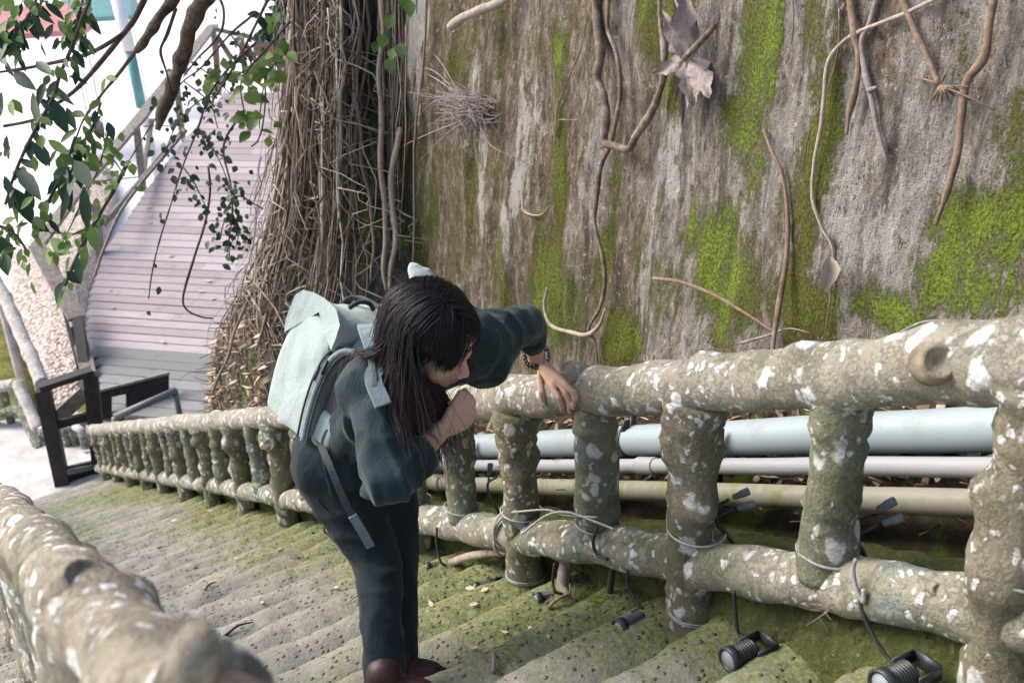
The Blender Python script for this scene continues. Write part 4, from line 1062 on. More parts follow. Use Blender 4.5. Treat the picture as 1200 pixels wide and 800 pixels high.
# dark panel closing the boardwalk's near edge, with a square gap
kp = thing('kick_panel', P(150,490,DK), 'low black timber panel with a square gap across the near end of the boardwalk', 'panel')
def quad_slab(name, c, mat, parent, th_=.05):
    q = [P(*x) for x in c]; nv = (q[1] - q[0]).cross(q[3] - q[0]).normalized() * th_; mb = MB()
    mb.add(q + [v + nv for v in q], [(0, 1, 2, 3), (7, 6, 5, 4), (0, 4, 5, 1), (1, 5, 6, 2), (2, 6, 7, 3), (3, 7, 4, 0)]); return mb.obj(name, M[mat], parent, smooth=False)
da, db = DK, DK + .45
mid = lambda x: da + (db - da) * (x - 112) / 85
quad_slab('board', [(112,461,mid(112)),(198,439,mid(198)),(198,449,mid(198)),(112,470,mid(112))], 'ironwood', kp)
quad_slab('board', [(148,461.3,mid(148)),(198,449.3,mid(198)),(198,482,mid(198)),(148,488,mid(148))], 'ironwood', kp)
quad_slab('board', [(112,470.3,mid(112)),(131,465.6,mid(131)),(131,490,mid(131)),(112,492,mid(112))], 'ironwood', kp)
quad_slab('top_rail', [(111,458.5,mid(111)-.02),(199,436,mid(199)-.02),(199,439,mid(199)-.02),(111,461,mid(111)-.02)], 'greywood', kp, .16)

# landing slab and far ground pieces
def poly_slab(name, pts, mat, th_=.25, kind='structure', label=None, cat=None, sub=14):
    mb = MB(); n_ = len(pts); mb.add(list(pts) + [q - V((0, 0, th_)) for q in pts], [tuple(range(n_)), tuple(range(2 * n_ - 1, n_ - 1, -1))] + [(i, n_ + i, n_ + (i + 1) % n_, (i + 1) % n_) for i in range(n_)])
    o = mb.obj(name, M[mat], None, smooth=False); tag(o, label, cat, kind=kind); return o
zl = W(9.2, 0, STEP_O).z + .01
lpts = [W(9.05, -2.4, 0), W(9.05, .25, 0), W(11.2, .7, 0), W(12.2, -1.4, 0), W(11.6, -3.4, 0)]
for q in lpts: q.z = zl - .05
poly_slab('landing', lpts, 'landing')
# gravel bed left of the boardwalk and mossy bank, both slightly mounded
def mound(name, px, z, mat, h, n_=26):
    q = [hit_z(x, y, z) for x, y in px]; c_ = sum(q, V((0, 0, 0))) / len(q); vs = [c_ + V((0, 0, h))]; fs = []
    rings = 12; ring = []
    m_ = 48
    per = []
    for i in range(m_):
        x = i / m_ * len(q); j = int(x); per.append(q[j].lerp(q[(j + 1) % len(q)], x - j))
    for r_ in range(1, rings + 1):
        u = r_ / rings
        for p_ in per:
            v = c_.lerp(p_, u); v.z = z + h * (1 - u ** 3) + .05 * noise.noise(v * 2.5) * (1 if u < 1 else 0) - (.3 if u == 1 else 0); vs.append(v)
    fs = [(0, 1 + (i + 1) % m_, 1 + i)[::-1] for i in range(m_)]
    for r_ in range(rings - 1):
        for i in range(m_):
            a = 1 + r_ * m_; fs.append((a + i, a + m_ + i, a + m_ + (i + 1) % m_, a + (i + 1) % m_))
    mb = MB(); mb.add(vs, fs); o = mb.obj(name, M[mat]); tag(o, kind='structure'); return o
mound('gravel_bed', [(8,300),(60,258),(125,185),(140,230),(98,330),(92,420),(96,470),(44,470),(36,420),(10,350)], -6.2, 'gravel', .22)
mound('moss_bank', [(-60,345),(-5,335),(20,380),(46,440),(52,500),(20,520),(-80,520)], -6.35, 'mossbank', .3)
mound('under_deck_ground', [(110,440),(165,430),(215,430),(240,470),(210,520),(120,520),(85,470)], -6.1, 'mossbank', .3)
# white pole
th = thing('barrier_pole', P(48,446,12.9), 'bleached white log pole slanting down to the black frame at far left', 'pole')
mb = MB(); log(mb, catmull([P(-14,318,14.6), P(4,345,14.2), P(26,395,13.6), P(50,450,12.9)], 6), .09, 14, .15, (), .04, 3, step=.05); mb.obj('pole', M['pale_log'], th)
for (x, y, d_) in ((-4,335,14.3), (40,430,13.1)):
    mb = MB(); a = P(x, y, d_); mb.tube([a, V((a.x, a.y, ZG - .1))], .06, 8); mb.obj('post', M['pale_log'], th)
# shelter at the top of the boardwalk
sh = thing('shelter', hit_deck(334, 128), 'small open shelter with a dark shingle roof at the top of the boardwalk', 'shelter')
dS = hit_deck(334, 128).dot(CW)
plank('post', P(330,52,dS - .35), P(336,135,dS + .05), .2, .2, 'greywood', sh, up=(1, .2, 0)); plank('post', P(392,46,dS + .2), P(400,135,dS + .4), .2, .2, 'greywood', sh, up=(1, .2, 0))
mb = MB(); e0, e1, e2, e3 = P(298,53,dS - 1.0), P(420,44,dS - .4), P(410,26,dS + 2.6), P(312,30,dS + 2.4); ap = P(352,-40,dS + 1.2)
mb.add([e0, e1, e2, e3, ap], [(0, 1, 4), (1, 2, 4), (2, 3, 4), (3, 0, 4), (3, 2, 1, 0)]); mb.obj('roof', M['slate'], sh, smooth=False)
plank('fascia', e0 - V((0, 0, .10)), e1 - V((0, 0, .10)), .06, .2, 'brownwood', sh); plank('fascia', e0 - V((0, 0, .10)), e3 - V((0, 0, .10)), .06, .2, 'brownwood', sh)
# braced end railing
er = thing('end_railing', hit_deck(290, 112), 'brown braced timber railing across the top end of the boardwalk below the shelter', 'railing')
dE = hit_deck(290, 110).dot(CW)
plank('handrail', P(250,34,dE + .2), P(292,43,dE + .3), .10, .08, 'greywood', er); plank('handrail', P(284,40,dE + .3), P(326,58,dE + .4), .08, .08, 'brownwood', er)
for a, b in (((252,44),(255,92)), ((282,42),(288,90)), ((313,58),(324,108))): plank('post', P(*a, dE), P(*b, dE + .15), .12, .12, 'brownwood', er, up=(1, .2, 0))
for a, b in (((254,42),(272,70)), ((288,52),(320,106)), ((312,62),(292,100))): plank('brace', P(*a, dE + .1), P(*b, dE + .2), .06, .09, 'brownwood', er)
# far pole and sheds on the sunlit paving
th = thing('sign_post', V((P(150,60,20).x, P(150,60,20).y, ZG)), 'slim white and teal painted post rising from the bright paving behind the handrail', 'post')
mb = MB(); a, b = P(135,-10,20), P(152,60,20.4); mb.tube([a, b], .13, 10); mb.obj('upper_pole', M['whitewall'], th)
mb = MB(); c_ = P(166,126,20.9); mb.tube([b, c_], .11, 10); mb.obj('lower_pole', M['teal'], th)
mb = MB(); mb.tube([c_, V((c_.x + .1, c_.y, ZG - .1))], .11, 10); mb.obj('base', M['whitewall'], th)
def shed(name, label, px, py, d, w_, dp, hh, roofmat, cat, wall='whitewall', over=.3):
    q = P(px, py, d); th = thing(name, V((q.x, q.y, ZG)), label, cat); ex = V((.97, .25, 0)); ey = V((-.25, .97, 0))
    for ka in (-.46, .46):
        for kb in (.04, .96):
            c_ = V((q.x, q.y, 0)) + ex * w_ * ka + ey * dp * kb; mb = MB(); mb.box(V((c_.x, c_.y, (ZG - .4 + q.z) / 2)), ex * .035, ey * .035, V((0, 0, (q.z - ZG + .4) / 2))); mb.obj('post', M[wall], th, smooth=False)
    mb = MB(); o_ = over; a = q - ex * (w_ / 2 + o_) - ey * o_; b = q + ex * (w_ / 2 + o_) - ey * o_; c1 = b + ey * (dp + 2 * o_); d1_ = a + ey * (dp + 2 * o_); r0 = a.lerp(d1_, .5) + V((0, 0, hh)); r1 = b.lerp(c1, .5) + V((0, 0, hh)); dn = V((0, 0, -.18))
    mb.add([a, b, c1, d1_, r0, r1, a + dn, b + dn, c1 + dn, d1_ + dn], [(0, 1, 5, 4), (2, 3, 4, 5), (1, 2, 5), (3, 0, 4), (6, 7, 1, 0), (7, 8, 2, 1), (8, 9, 3, 2), (9, 6, 0, 3), (9, 8, 7, 6)]); mb.obj('roof', M[roofmat], th, smooth=False)
shed('teal_roof_shed', 'open shed with a teal sheet roof far off at the top left', 113, 20, 42, 2.2, 5, 1.4, 'teal', 'shed')
shed('red_roof_shed', 'low open shed with a faded red roof at the far top left corner behind leaves', 10, 40, 34, 4.2, 4, .8, 'redpaint', 'shed')
#==PART6==
# ================================================================== PERSON
def remesh(mb, voxel, sm=4, fac=.5, disp=None):
    me = mb.mesh('tmp'); o = bpy.data.objects.new('tmp', me); COL.objects.link(o)
    m = o.modifiers.new('r', 'REMESH'); m.mode = 'VOXEL'; m.voxel_size = voxel
    if sm: s_ = o.modifiers.new('s', 'SMOOTH'); s_.iterations = sm; s_.factor = fac
    dg = bpy.context.evaluated_depsgraph_get(); dg.update()
    out = bpy.data.meshes.new_from_object(o.evaluated_get(dg)); bpy.data.objects.remove(o); bpy.data.meshes.remove(me)
    if disp:
        nv = len(out.vertices); cs = np.empty(nv * 3, dtype=np.float32); ns = np.empty(nv * 3, dtype=np.float32)
        out.vertices.foreach_get('co', cs); out.vertices.foreach_get('normal', ns); cs = cs.reshape(-1, 3); ns = ns.reshape(-1, 3)
        for i in range(nv): cs[i] += ns[i] * disp(V(cs[i]))
        out.vertices.foreach_set('co', cs.ravel()); out.update()
    return out
def mobj(name, me, mat, parent):
    me.name = name; me.materials.clear(); me.materials.append(M[mat]); me.polygons.foreach_set('use_smooth', [True] * len(me.polygons))
    o = bpy.data.objects.new(name, me); COL.objects.link(o); par(o, parent); return o
LB = V((.74, .67, 0)).normalized(); FB = V((.67, -.74, 0)).normalized()
def cap(mb, a, b, ra, rb, ell=(1, 1), ref=None, n=14, k=4):
    """tapered limb segment with rounded ends"""
    a, b = V(a), V(b); d = (b - a).normalized(); pts = []; rad = []
    for i in range(5): t = i / 5; pts.append(a - d * ra * math.cos(t * math.pi / 2) * .98); rad.append(ra * max(.05, math.sin(t * math.pi / 2)))
    for i in range(k + 1): t = i / k; pts.append(a.lerp(b, t)); rad.append(ra + (rb - ra) * t)
    for i in range(1, 6): t = i / 5; pts.append(b + d * rb * math.sin(t * math.pi / 2) * .98); rad.append(rb * max(.05, math.cos(t * math.pi / 2)))
    b0 = len(mb.v); n_ = n; L = len(pts)
    mb.tube(pts, 1, n, ell, ref); 
    # rescale rings to their own radii
    for i in range(L):
        for j in range(n_):
            k_ = b0 + i * n_ + j; v = V(mb.v[k_]); mb.v[k_] = tuple(pts[i] + (v - pts[i]) * rad[i])
def chain(mb, pts, rad, ell=(1, 1), ref=None, n=14):
    for i in range(len(pts) - 1): cap(mb, pts[i], pts[i + 1], rad[i], rad[i + 1], ell, ref, n)
# joints
HIP = P(415,530,2.46); NB = P(484,428,2.19); MID = HIP.lerp(NB, .5) + V((0, 0, .01)) + FB * .02
SR, SLf = P(436,456,2.11), P(554,402,2.30)
ER, WR = P(457,566,2.00), P(511,509,2.12)
EL, WL = P(616,379,2.48), P(630,421,2.645)
BST = BVHTree.FromPolygons([V(v) for v in st.data.vertices.id_data.vertices and [vv.co for vv in st.data.vertices]], [tuple(p.vertices) for p in st.data.polygons])
def on_step(q):
    h = BST.ray_cast(V((q.x, q.y, q.z + .6)), V((0, 0, -1)))
    return h[0] if h[0] else q
FT = V((.9, -.14, 0)).normalized()
def cast_px(x, y):
    h = BST.ray_cast(V((0, 0, 0)), P(x, y, 1).normalized()); return h[0] if h[0] else hit_stair(x, y)
heelR, heelL = cast_px(432, 820), cast_px(448, 797)
zR = max(on_step(heelR + FT * x).z for x in (.0, .08, .13)); zL = max(on_step(heelL + FT * x).z for x in (.0, .08, .13))
heelR.z = zR; heelL.z = zL
AR_, AL_ = heelR + FT * .045 + V((0, 0, .09)), heelL + FT * .045 + V((0, 0, .09))
HR, HL = HIP - LB * .065 - V((0, 0, .02)), HIP + LB * .065 - V((0, 0, .02))
KR, KL_ = P(443,655,2.42), P(464,650,2.53)
# head frame
Fh = CV(.74, -.60, .22).normalized(); Uh = CV(.15, .62, .77); Uh = (Uh - Fh * Uh.dot(Fh)).normalized(); Lh = Uh.cross(Fh).normalized()
HC = P(505,392,2.10)
def hd(x, y, z): return HC + Lh * x + Fh * y + Uh * z
person = thing('person', (heelR + heelL) / 2, 'long haired woman in dark teal jacket and slate trousers leaning over the log railing', 'person')
mb = MB()
def hell(x, y, z, a, b, c, nu=24, nv=16): mb.ell(hd(x, y, z), Lh * a, Fh * b, Uh * c, nu, nv)
hell(0, -.008, .028, .073, .091, .080); hell(0, .030, -.035, .060, .058, .070); hell(0, .058, -.090, .030, .026, .024); hell(0, .045, -.075, .046, .036, .035)
for sx in (-1, 1):
    hell(sx * .036, .058, -.030, .026, .026, .026); hell(sx * .074, -.006, -.018, .008, .018, .030); hell(sx * .078, -.016, -.012, .006, .016, .026)
    hell(sx * .031, .070, .004, .016, .013, .009); hell(sx * .030, .076, .026, .024, .010, .006); hell(sx * .010, .098, -.038, .0085, .009, .007)
cap(mb, hd(0, .083, .010), hd(0, .104, -.032), .0085, .0105); hell(0, .084, -.062, .020, .010, .0055); hell(0, .082, -.073, .018, .010, .006); hell(0, .076, -.052, .016, .012, .008)
cap(mb, hd(0, -.02, -.05), NB + V((0, 0, .01)), .052, .058); cap(mb, NB, NB - (NB - HIP).normalized() * .06, .07, .09, (1, 1))
TD = (NB - HIP).normalized()
chain(mb, [HIP, MID, NB - TD * .05], [.10, .095, .09], (1, .5), LB); cap(mb, SR, SLf, .05, .05)
cap(mb, HR, HL, .07, .07)
chain(mb, [HR, KR, AR_], [.060, .036, .020]); chain(mb, [HL, KL_, AL_], [.060, .036, .020])
cap(mb, AR_ - V((0, 0, .03)), heelR + FT * .12 + V((0, 0, .024)), .018, .014); cap(mb, AL_ - V((0, 0, .03)), heelL + FT * .12 + V((0, 0, .024)), .018, .014)
chain(mb, [SR, ER], [.042, .030]); cap(mb, ER, WR, .031, .026, (1, .86)); chain(mb, [SLf, EL], [.042, .030]); cap(mb, EL, WL, .031, .026, (1, .86))
def finger(pts, r0, r1): chain(mb, pts, [r0 + (r1 - r0) * i / (len(pts) - 1) for i in range(len(pts))], (1, .95), None, 10)
# left hand draped over the rail: depths follow the rail's own surface
TBV = BVHTree.FromPolygons([v.co.copy() for v in top.data.vertices], [tuple(p.vertices) for p in top.data.polygons])
def PR(x, y, off):
    h = TBV.ray_cast(V((0, 0, 0)), P(x, y, 1).normalized()); dd = h[0].dot(CW) if h[0] else 2.70
    return P(x, y, min(dd, 2.72) - off)
wl = WL
K4 = [PR(647,452,.020), PR(656,449,.018), PR(663,451,.016), PR(668,455,.014)]
for k in K4: cap(mb, wl.lerp(k, .12), k, .0165, .0115, (1, .8), None, 10)
cap(mb, wl, PR(651,447,.022), .024, .017, (1, .7))
F4 = [[K4[0], PR(655,466,.016), PR(659,477,.011), PR(660,488,.010)], [K4[1], PR(664,459,.015), PR(668,471,.011), PR(668,482,.010)], [K4[2], PR(671,458,.013), PR(674,468,.010), PR(672,477,.009)], [K4[3], PR(674,459,.011), PR(676,466,.009), PR(673,473,.008)]]
for f4_, (ra, rb) in zip(F4, ((.0105, .0072), (.0105, .0072), (.0100, .0070), (.0088, .0062))): finger(f4_, ra, rb)
TH = [PR(635,434,.015), PR(633,448,.022), PR(635,460,.014), PR(637,473,.010)]
finger(TH, .0125, .0078)
# right hand held loosely closed in front of the chest
K5 = [P(541,476,2.145), P(546,482,2.15), P(547,490,2.155), P(545,498,2.16)]
for k in K5: cap(mb, WR.lerp(k, .12), k, .0165, .0115, (1, .8), None, 10)
cap(mb, WR, P(534,490,2.14), .024, .019, (1, .75))
finger([K5[0], P(548,465,2.152), P(545,458,2.168), P(541,462,2.18)], .0100, .0072)
finger([K5[1], P(554,472,2.162), P(551,465,2.18), P(546,468,2.192)], .0102, .0074)
finger([K5[2], P(555,482,2.17), P(552,475,2.188), P(546,477,2.198)], .0098, .0070)
finger([K5[3], P(552,492,2.178), P(549,486,2.192), P(544,488,2.2)], .0088, .0064)
finger([P(522,494,2.12), P(530,478,2.125), P(536,467,2.14), P(540,460,2.152)], .0122, .0078)
body = mobj('body', remesh(mb, .0034, 3, .5), 'skin', person)
for i, (k, nx) in enumerate([(F4[0][3], 0), (F4[1][3], 0), (F4[2][3], 0), (F4[3][3], 0), (TH[3], 0), (P(540,460,2.152), 1)]):
    mb = MB(); q = k - CW * .0062; mb.ell(q, CR * .0046, CU * .006, CW * .0016, 10, 6); mb.obj('fingernail', M['nail'] if 'nail' in M else M['skin'], body)
for sx in (-1, 1):
    mb = MB(); mb.ell(hd(sx * .031, .0735, .000), Lh * .0115, Fh * .0115, Uh * .0115, 14, 10); mb.obj('eye', M['beads'], body)
mb = MB(); mb.ell(hd(0, .0905, -.0625), Lh * .019, Fh * .0045, Uh * .0042, 16, 8); mb.ell(hd(0, .0885, -.0725), Lh * .016, Fh * .0045, Uh * .005, 16, 8); mb.obj('lips', M['lip'], body)

# trousers
def folds(vert, horiz, small=.003, sv=10, sh=12):
    def rg(x): return max(0, 1 - abs(x) * 3.0)
    def f_(q):
        a = noise.noise(V((q.x * sv, q.y * sv, q.z * sv * .28))); b = noise.noise(V((q.x * sh * .4 + 5, q.y * sh * .4, q.z * sh + q.x * 4)))
        m = .5 + .5 * noise.noise(V((q.x * 4, q.y * 4, q.z * 4 + 7)))
        return vert * (rg(a) - .35) * (1 - m * .6) + horiz * (rg(b) - .35) * m + small * noise.noise(q * 26)
    return f_
mb = MB()
cap(mb, HR + V((0, 0, .02)), HL + V((0, 0, .02)), .105, .105, (1, .95)); cap(mb, HIP + V((0, 0, .0)), HIP + TD * .10, .118, .118, (1, .75), LB)
for h, k, a in ((HR, KR, AR_), (HL, KL_, AL_)):
    chain(mb, [h - V((0, 0, .01)), h.lerp(k, .5) , k, k.lerp(a, .5), a - V((0, 0, .055))], [.095, .080, .057, .052, .049])
mobj('trousers', remesh(mb, .007, 6, .5, folds(.006, .010, .0015, 13, 17)), 'trousers', person)
TRO = bpy.data.objects['trousers']
# jacket
mb = MB()
HEM = P(420,545,2.43)
chain(mb, [HEM, HIP + TD * .07, MID, NB - TD * .06], [.130, .122, .125, .122], (1, .60), LB, 20)
cap(mb, SR, SLf, .075, .08); cap(mb, NB - TD * .03, NB + (hd(0, -.02, -.05) - NB) * .35, .082, .070)
chain(mb, [SR, SR.lerp(ER, .55), ER, ER.lerp(WR, .58)], [.062, .054, .050, .038])
chain(mb, [SLf, SLf.lerp(EL, .5), EL, EL.lerp(WL, .46)], [.072, .058, .046, .034])
cap(mb, SLf.lerp(EL, .15) - V((0, 0, .05)), SLf.lerp(EL, .5) - V((0, 0, .035)), .068, .048)
cap(mb, ER.lerp(SR, .12) - V((0, 0, .01)), P(436,574,2.06), .036, .020)
jk = mobj('jacket', remesh(mb, .006, 7, .5, folds(.015, .011, .002, 14, 17)), 'jacket', person)
for a, b, r in ((ER, ER.lerp(WR, .60), .047), (EL, EL.lerp(WL, .50), .034)):
    mb = MB(); d_ = (b - a).normalized(); mb.lathe(b - d_ * .03, d_, [(0, r * .9), (.004, r * 1.08), (.022, r * 1.1), (.032, r * 1.03), (.034, r * .92), (.02, r * .8)], 24); mb.obj('cuff', M['jacket'], jk)
# hip pocket welt and side seam
tb_ = BVHTree.FromPolygons([v.co.copy() for v in TRO.data.vertices], [tuple(p.vertices) for p in TRO.data.polygons])
def on_tr(x, y, d_, ex=.001):
    h = tb_.ray_cast(V((0, 0, 0)), P(x, y, 1).normalized()); q = h[0] if h[0] else P(x, y, d_); return q - q.normalized() * ex
mb = MB(); mb.tube(catmull([on_tr(372,585,2.4), on_tr(382,597,2.4), on_tr(394,607,2.4), on_tr(405,613,2.4)], 5), .003, 6); mb.obj('pocket_welt', M['trousers'], TRO)
# shoes
for hl, an in ((heelR, AR_), (heelL, AL_)):
    mb = MB(); z = V((0, 0, 1)); cap(mb, hl + FT * .03 + z * .045, hl + FT * .13 + z * .032, .036, .033, (1, .95), z); cap(mb, hl + FT * .12 + z * .028, hl + FT * .165 + z * .024, .033, .023, (.8, 1.1), z); cap(mb, an - z * .05, an - z * .01, .042, .044)
    sh_ = mobj('shoe', remesh(mb, .006, 4, .5), 'shoe', person)
    mb = MB(); cap(mb, hl + FT * .02 + z * .010, hl + FT * .165 + z * .010, .036, .034, (.28, 1.0), z); mobj('sole', remesh(mb, .006, 2, .5), 'black', sh_)
# wrist things
wd = (WL - EL).normalized()
mb = MB(); x_ = wd.cross(V((0, 0, 1))).normalized(); y_ = wd.cross(x_)
for ring, off, rr, br in ((0, -.020, .031, .0062), (1, -.006, .030, .0055)):
    for i in range(20):
        a = 2 * math.pi * i / 20; c_ = WL + wd * (off + .002 * math.sin(3 * a)) + (x_ * math.cos(a) + y_ * math.sin(a)) * rr; mb.ell(c_, V((br, 0, 0)), V((0, br, 0)), V((0, 0, br)), 8, 6)
mb.obj('bracelet', M['beads'], person)
mb = MB(); mb.lathe(WL - wd * .015, wd, [(0, .0285), (0, .0310), (.006, .0310), (.006, .0285)], 24); mb.obj('wristband', M['silver'], person)
fz = WL - wd * .013 + CV(.85, .1, .5).normalized() * .030; fa = (fz - (WL - wd * .013)).normalized(); mb = MB(); mb.lathe(fz - fa * .003, fa, [(0, .011), (.006, .012), (.007, .010), (.0072, .001)], 20); mb.obj('watch_face', M['silver'], person)

# hair -------------------------------------------------------------------------
SKC = (0, -.008, .028); SKR = (.078, .097, .087)
def hl(q):
    d_ = q - HC; return V((d_.dot(Lh), d_.dot(Fh), d_.dot(Uh)))
def push(q, ex):
    l = hl(q); e = V(((l.x - SKC[0]) / (SKR[0] + ex), (l.y - SKC[1]) / (SKR[1] + ex), (l.z - SKC[2]) / (SKR[2] + ex))); m = e.length
    if m < 1:
        e = e / max(m, 1e-6); return hd(SKC[0] + e.x * (SKR[0] + ex), SKC[1] + e.y * (SKR[1] + ex), SKC[2] + e.z * (SKR[2] + ex))
    # jaw
    l = hl(q); e = V((l.x / .066, (l.y - .02) / .07, (l.z + .04) / .08)); m = e.length
    if m < 1: e = e / max(m, 1e-6); return hd(e.x * .066, e.y * .07 + .02, e.z * .08 - .04)
    return q
jb = BVHTree.FromPolygons([v.co.copy() for v in jk.data.vertices], [tuple(p.vertices) for p in jk.data.polygons])
def push_body(q, ex):
    c_, nn_, i_, d_ = jb.find_nearest(q, .09)
    if c_ is not None and (q - c_).dot(nn_) < ex: return c_ + nn_ * ex
    return q
def tanproj(q, d_, ex):
    l = hl(q); g_ = V(((l.x - SKC[0]) / SKR[0] ** 2, (l.y - SKC[1]) / SKR[1] ** 2, (l.z - SKC[2]) / SKR[2] ** 2)); nrm = (Lh * g_.x + Fh * g_.y + Uh * g_.z).normalized(); return d_ - nrm * d_.dot(nrm), nrm
GRV = V((0, 0, -1)); PARTX = .006
def grow(root, ex, length, bang, side, sd, stepl=.017, sp=(0, 0)):
    pts = [root]; q = root; d_ = (Lh * side * .9 - Uh * .2 + (Fh * .75 if bang else -Fh * .25)); d_, _n = tanproj(q, d_, ex); d_.normalize()
    n_ = int(length / stepl)
    for i in range(n_):
        u = i / n_; l = hl(q)
        on = (V(((l.x - SKC[0]) / (SKR[0] + ex), (l.y - SKC[1]) / (SKR[1] + ex), (l.z - SKC[2]) / (SKR[2] + ex))).length < 1.06)
        if bang: tgt = -Uh * 1.0 + Lh * side * (.5 if u < .3 else .08) + Fh * .12
        else: tgt = GRV * (.35 if on and l.z > .0 else 1.0) + (-Uh * .9 + Lh * side * (.7 if l.z > .05 else .1) - Fh * .35) * (1 if on else .0)
        if not on and not bang: tgt = tgt + V((sp[0], sp[1], 0))
        tgt = tgt.normalized(); d_ = (d_ * .55 + tgt * .45)
        if on: d_, _n = tanproj(q, d_, ex)
        d_.normalize(); d_ = d_ + V((noise.noise(V((sd, u * 3, 0))), noise.noise(V((sd, u * 3, 5))), noise.noise(V((sd, u * 3, 9))))) * .10
        q = push(q + d_ * stepl, ex)
        if not on: q = push_body(q, .012 + .4 * ex)
        pts.append(q)
    return pts
mb = MB(); tone = []
HR_ = random.Random(5)
cnt = 0
while cnt < 950:
    z = HR_.uniform(-.35, 1); a = HR_.uniform(0, 2 * math.pi); r_ = math.sqrt(max(0, 1 - z * z)); e = V((r_ * math.cos(a), r_ * math.sin(a), z))
    if e.y > .34 and e.z < .44: continue
    if e.z < -.1 and e.y > .05: continue
    cnt += 1
    side = 1 if e.x > PARTX / SKR[0] + .06 * noise.noise(V((e.y * 3, 0, 0))) else -1
    bang = e.y > .22 and e.z > .35 and abs(e.x) < .62
    base_len = HR_.uniform(.07, .10) if bang else HR_.uniform(.30, .44)
    csd = HR_.uniform(0, 99)
    for k in range(9):
        spx = HR_.gauss(0, .16); spy = HR_.gauss(0, .16)
        ee = (e + V((HR_.gauss(0, .085), HR_.gauss(0, .085), HR_.gauss(0, .085)))).normalized(); ex = HR_.uniform(.001, .013)
        root = hd(SKC[0] + ee.x * (SKR[0] + ex * .6), SKC[1] + ee.y * (SKR[1] + ex * .6), SKC[2] + ee.z * (SKR[2] + ex * .6))
        ln = base_len * HR_.uniform(.8, 1.05) * (.62 if side > 0 and not bang else 1); pts = grow(root, ex, ln, bang, side, csd + k * .25, sp=(spx, spy))
        rr = HR_.uniform(.0005, .0010); b0 = len(mb.v); L = len(pts)
        mb.tube(pts, [rr, rr, rr * .9, rr * .35], 3, cap=False)
        tn0 = HR_.uniform(0, .5)
        for i in range(L):
            u = i / L; tv = tn0 + (0 if bang else (.75 * max(0, u - .3) / .7)); tone += [min(1, tv)] * 3
hair = mb.obj('hair', M['hair'], body); set_attr(hair, 'tone', tone)
# maroon lock swept over the shoulder strap
mb = MB(); tone = []
for i in range(90):
    o_ = lambda s_: V((HR_.gauss(0, s_), HR_.gauss(0, s_), HR_.gauss(0, s_)))
    oo = o_(.007)
    pts = catmull([P(470,372,2.11) + oo, P(456,395,2.06) + oo, P(444,409,2.04) + oo * .8, P(430,414,2.05) + oo * .6, P(416,412,2.08) + oo * .4 + o_(.002)], 6); pts = [push_body(q, .01) for q in pts]
    b0 = len(mb.v); mb.tube(pts, [.0012, .0011, .0004], 3, cap=False); tone += [HR_.uniform(.6, 1)] * (len(mb.v) - b0)
lk = mb.obj('hair_lock', M['hair'], body); set_attr(lk, 'tone', tone)
# scalp cover
mb = MB(); nu, nv = 40, 20; vs = []
for i in range(nv + 1):
    for j in range(nu):
        ph = 2 * math.pi * j / nu; yy = math.sin(ph)
        zmin = -.55 if yy < .1 else (-.55 + (yy - .1) / .9 * 1.05); th = i / nv * math.acos(max(-1, min(1, zmin)))
        e = V((math.sin(th) * math.cos(ph), math.sin(th) * yy, math.cos(th))); vs.append(hd(SKC[0] + e.x * (SKR[0] - .001), SKC[1] + e.y * (SKR[1] - .001), SKC[2] + e.z * (SKR[2] - .001)))
mb.add(vs, [(i * nu + j, i * nu + (j + 1) % nu, (i + 1) * nu + (j + 1) % nu, (i + 1) * nu + j)[::-1] for i in range(nv) for j in range(nu)])
sc_ = mb.obj('hair_base', M['hair'], body); set_attr(sc_, 'tone', [.1] * len(mb.v))

# ================================================================== BACKPACK
TB = V((.38, .10, .93)).normalized(); LG = (LB - TB * LB.dot(TB)).normalized(); NBK = TB.cross(LG).normalized()
if NBK.dot(FB) > 0: NBK = -NBK
BO = P(356,522,2.34)
def bp_(a, b, c): return BO + LG * a + NBK * b + TB * c
def rbox(mb, a0, a1, b0, b1, c0, c1, r, fn=None, n=18):
    vs = {}; lo = (a0, b0, c0); hi = (a1, b1, c1); quads = []
    def pt(p):
        q = [max(lo[k] + r, min(hi[k] - r, p[k])) for k in range(3)]; d_ = V([p[k] - q[k] for k in range(3)])
        if d_.length > 1e-9: d_ = d_.normalized() * r
        q = V(q) + d_
        return bp_(*(fn(q) if fn else q))
    for ax in range(3):
        u, v = [(1, 2), (2, 0), (0, 1)][ax]
        for sgn in (0, 1):
            g_ = []
            for i in range(n + 1):
                for j in range(n + 1):
                    p = [0, 0, 0]; p[ax] = hi[ax] if sgn else lo[ax]; p[u] = lo[u] + (hi[u] - lo[u]) * i / n; p[v] = lo[v] + (hi[v] - lo[v]) * j / n; g_.append(pt(p))
            fs = grid_faces(n + 1, n + 1); mb.add(g_, fs if not sgn else [f_[::-1] for f_ in fs])
def weld(o, d_=.0005):
    bm = bmesh.new(); bm.from_mesh(o.data); bmesh.ops.remove_doubles(bm, verts=bm.verts, dist=d_); bmesh.ops.recalc_face_normals(bm, faces=bm.faces); bm.to_mesh(o.data); bm.free(); o.data.polygons.foreach_set('use_smooth', [True] * len(o.data.polygons)); return o
pack = thing('backpack', bp_(.15, .08, 0), 'pale mint canvas roll top backpack with charcoal side carried on the woman\'s back', 'backpack')
BH = .295
def bag_fn(q):
    u = q.z / BH; a = q.x; b = q.y
    a = .15 + (a - .15) * (1 + .05 * math.sin(u * math.pi)) ; b = b * (1 - .10 * u) + .012 * math.sin(u * math.pi)
    w_ = .006 * noise.noise(V((a * 9, b * 9, q.z * 7))) + .003 * noise.noise(V((a * 22, b * 22, q.z * 14)))
    return V((a + w_, b + w_, q.z + w_))
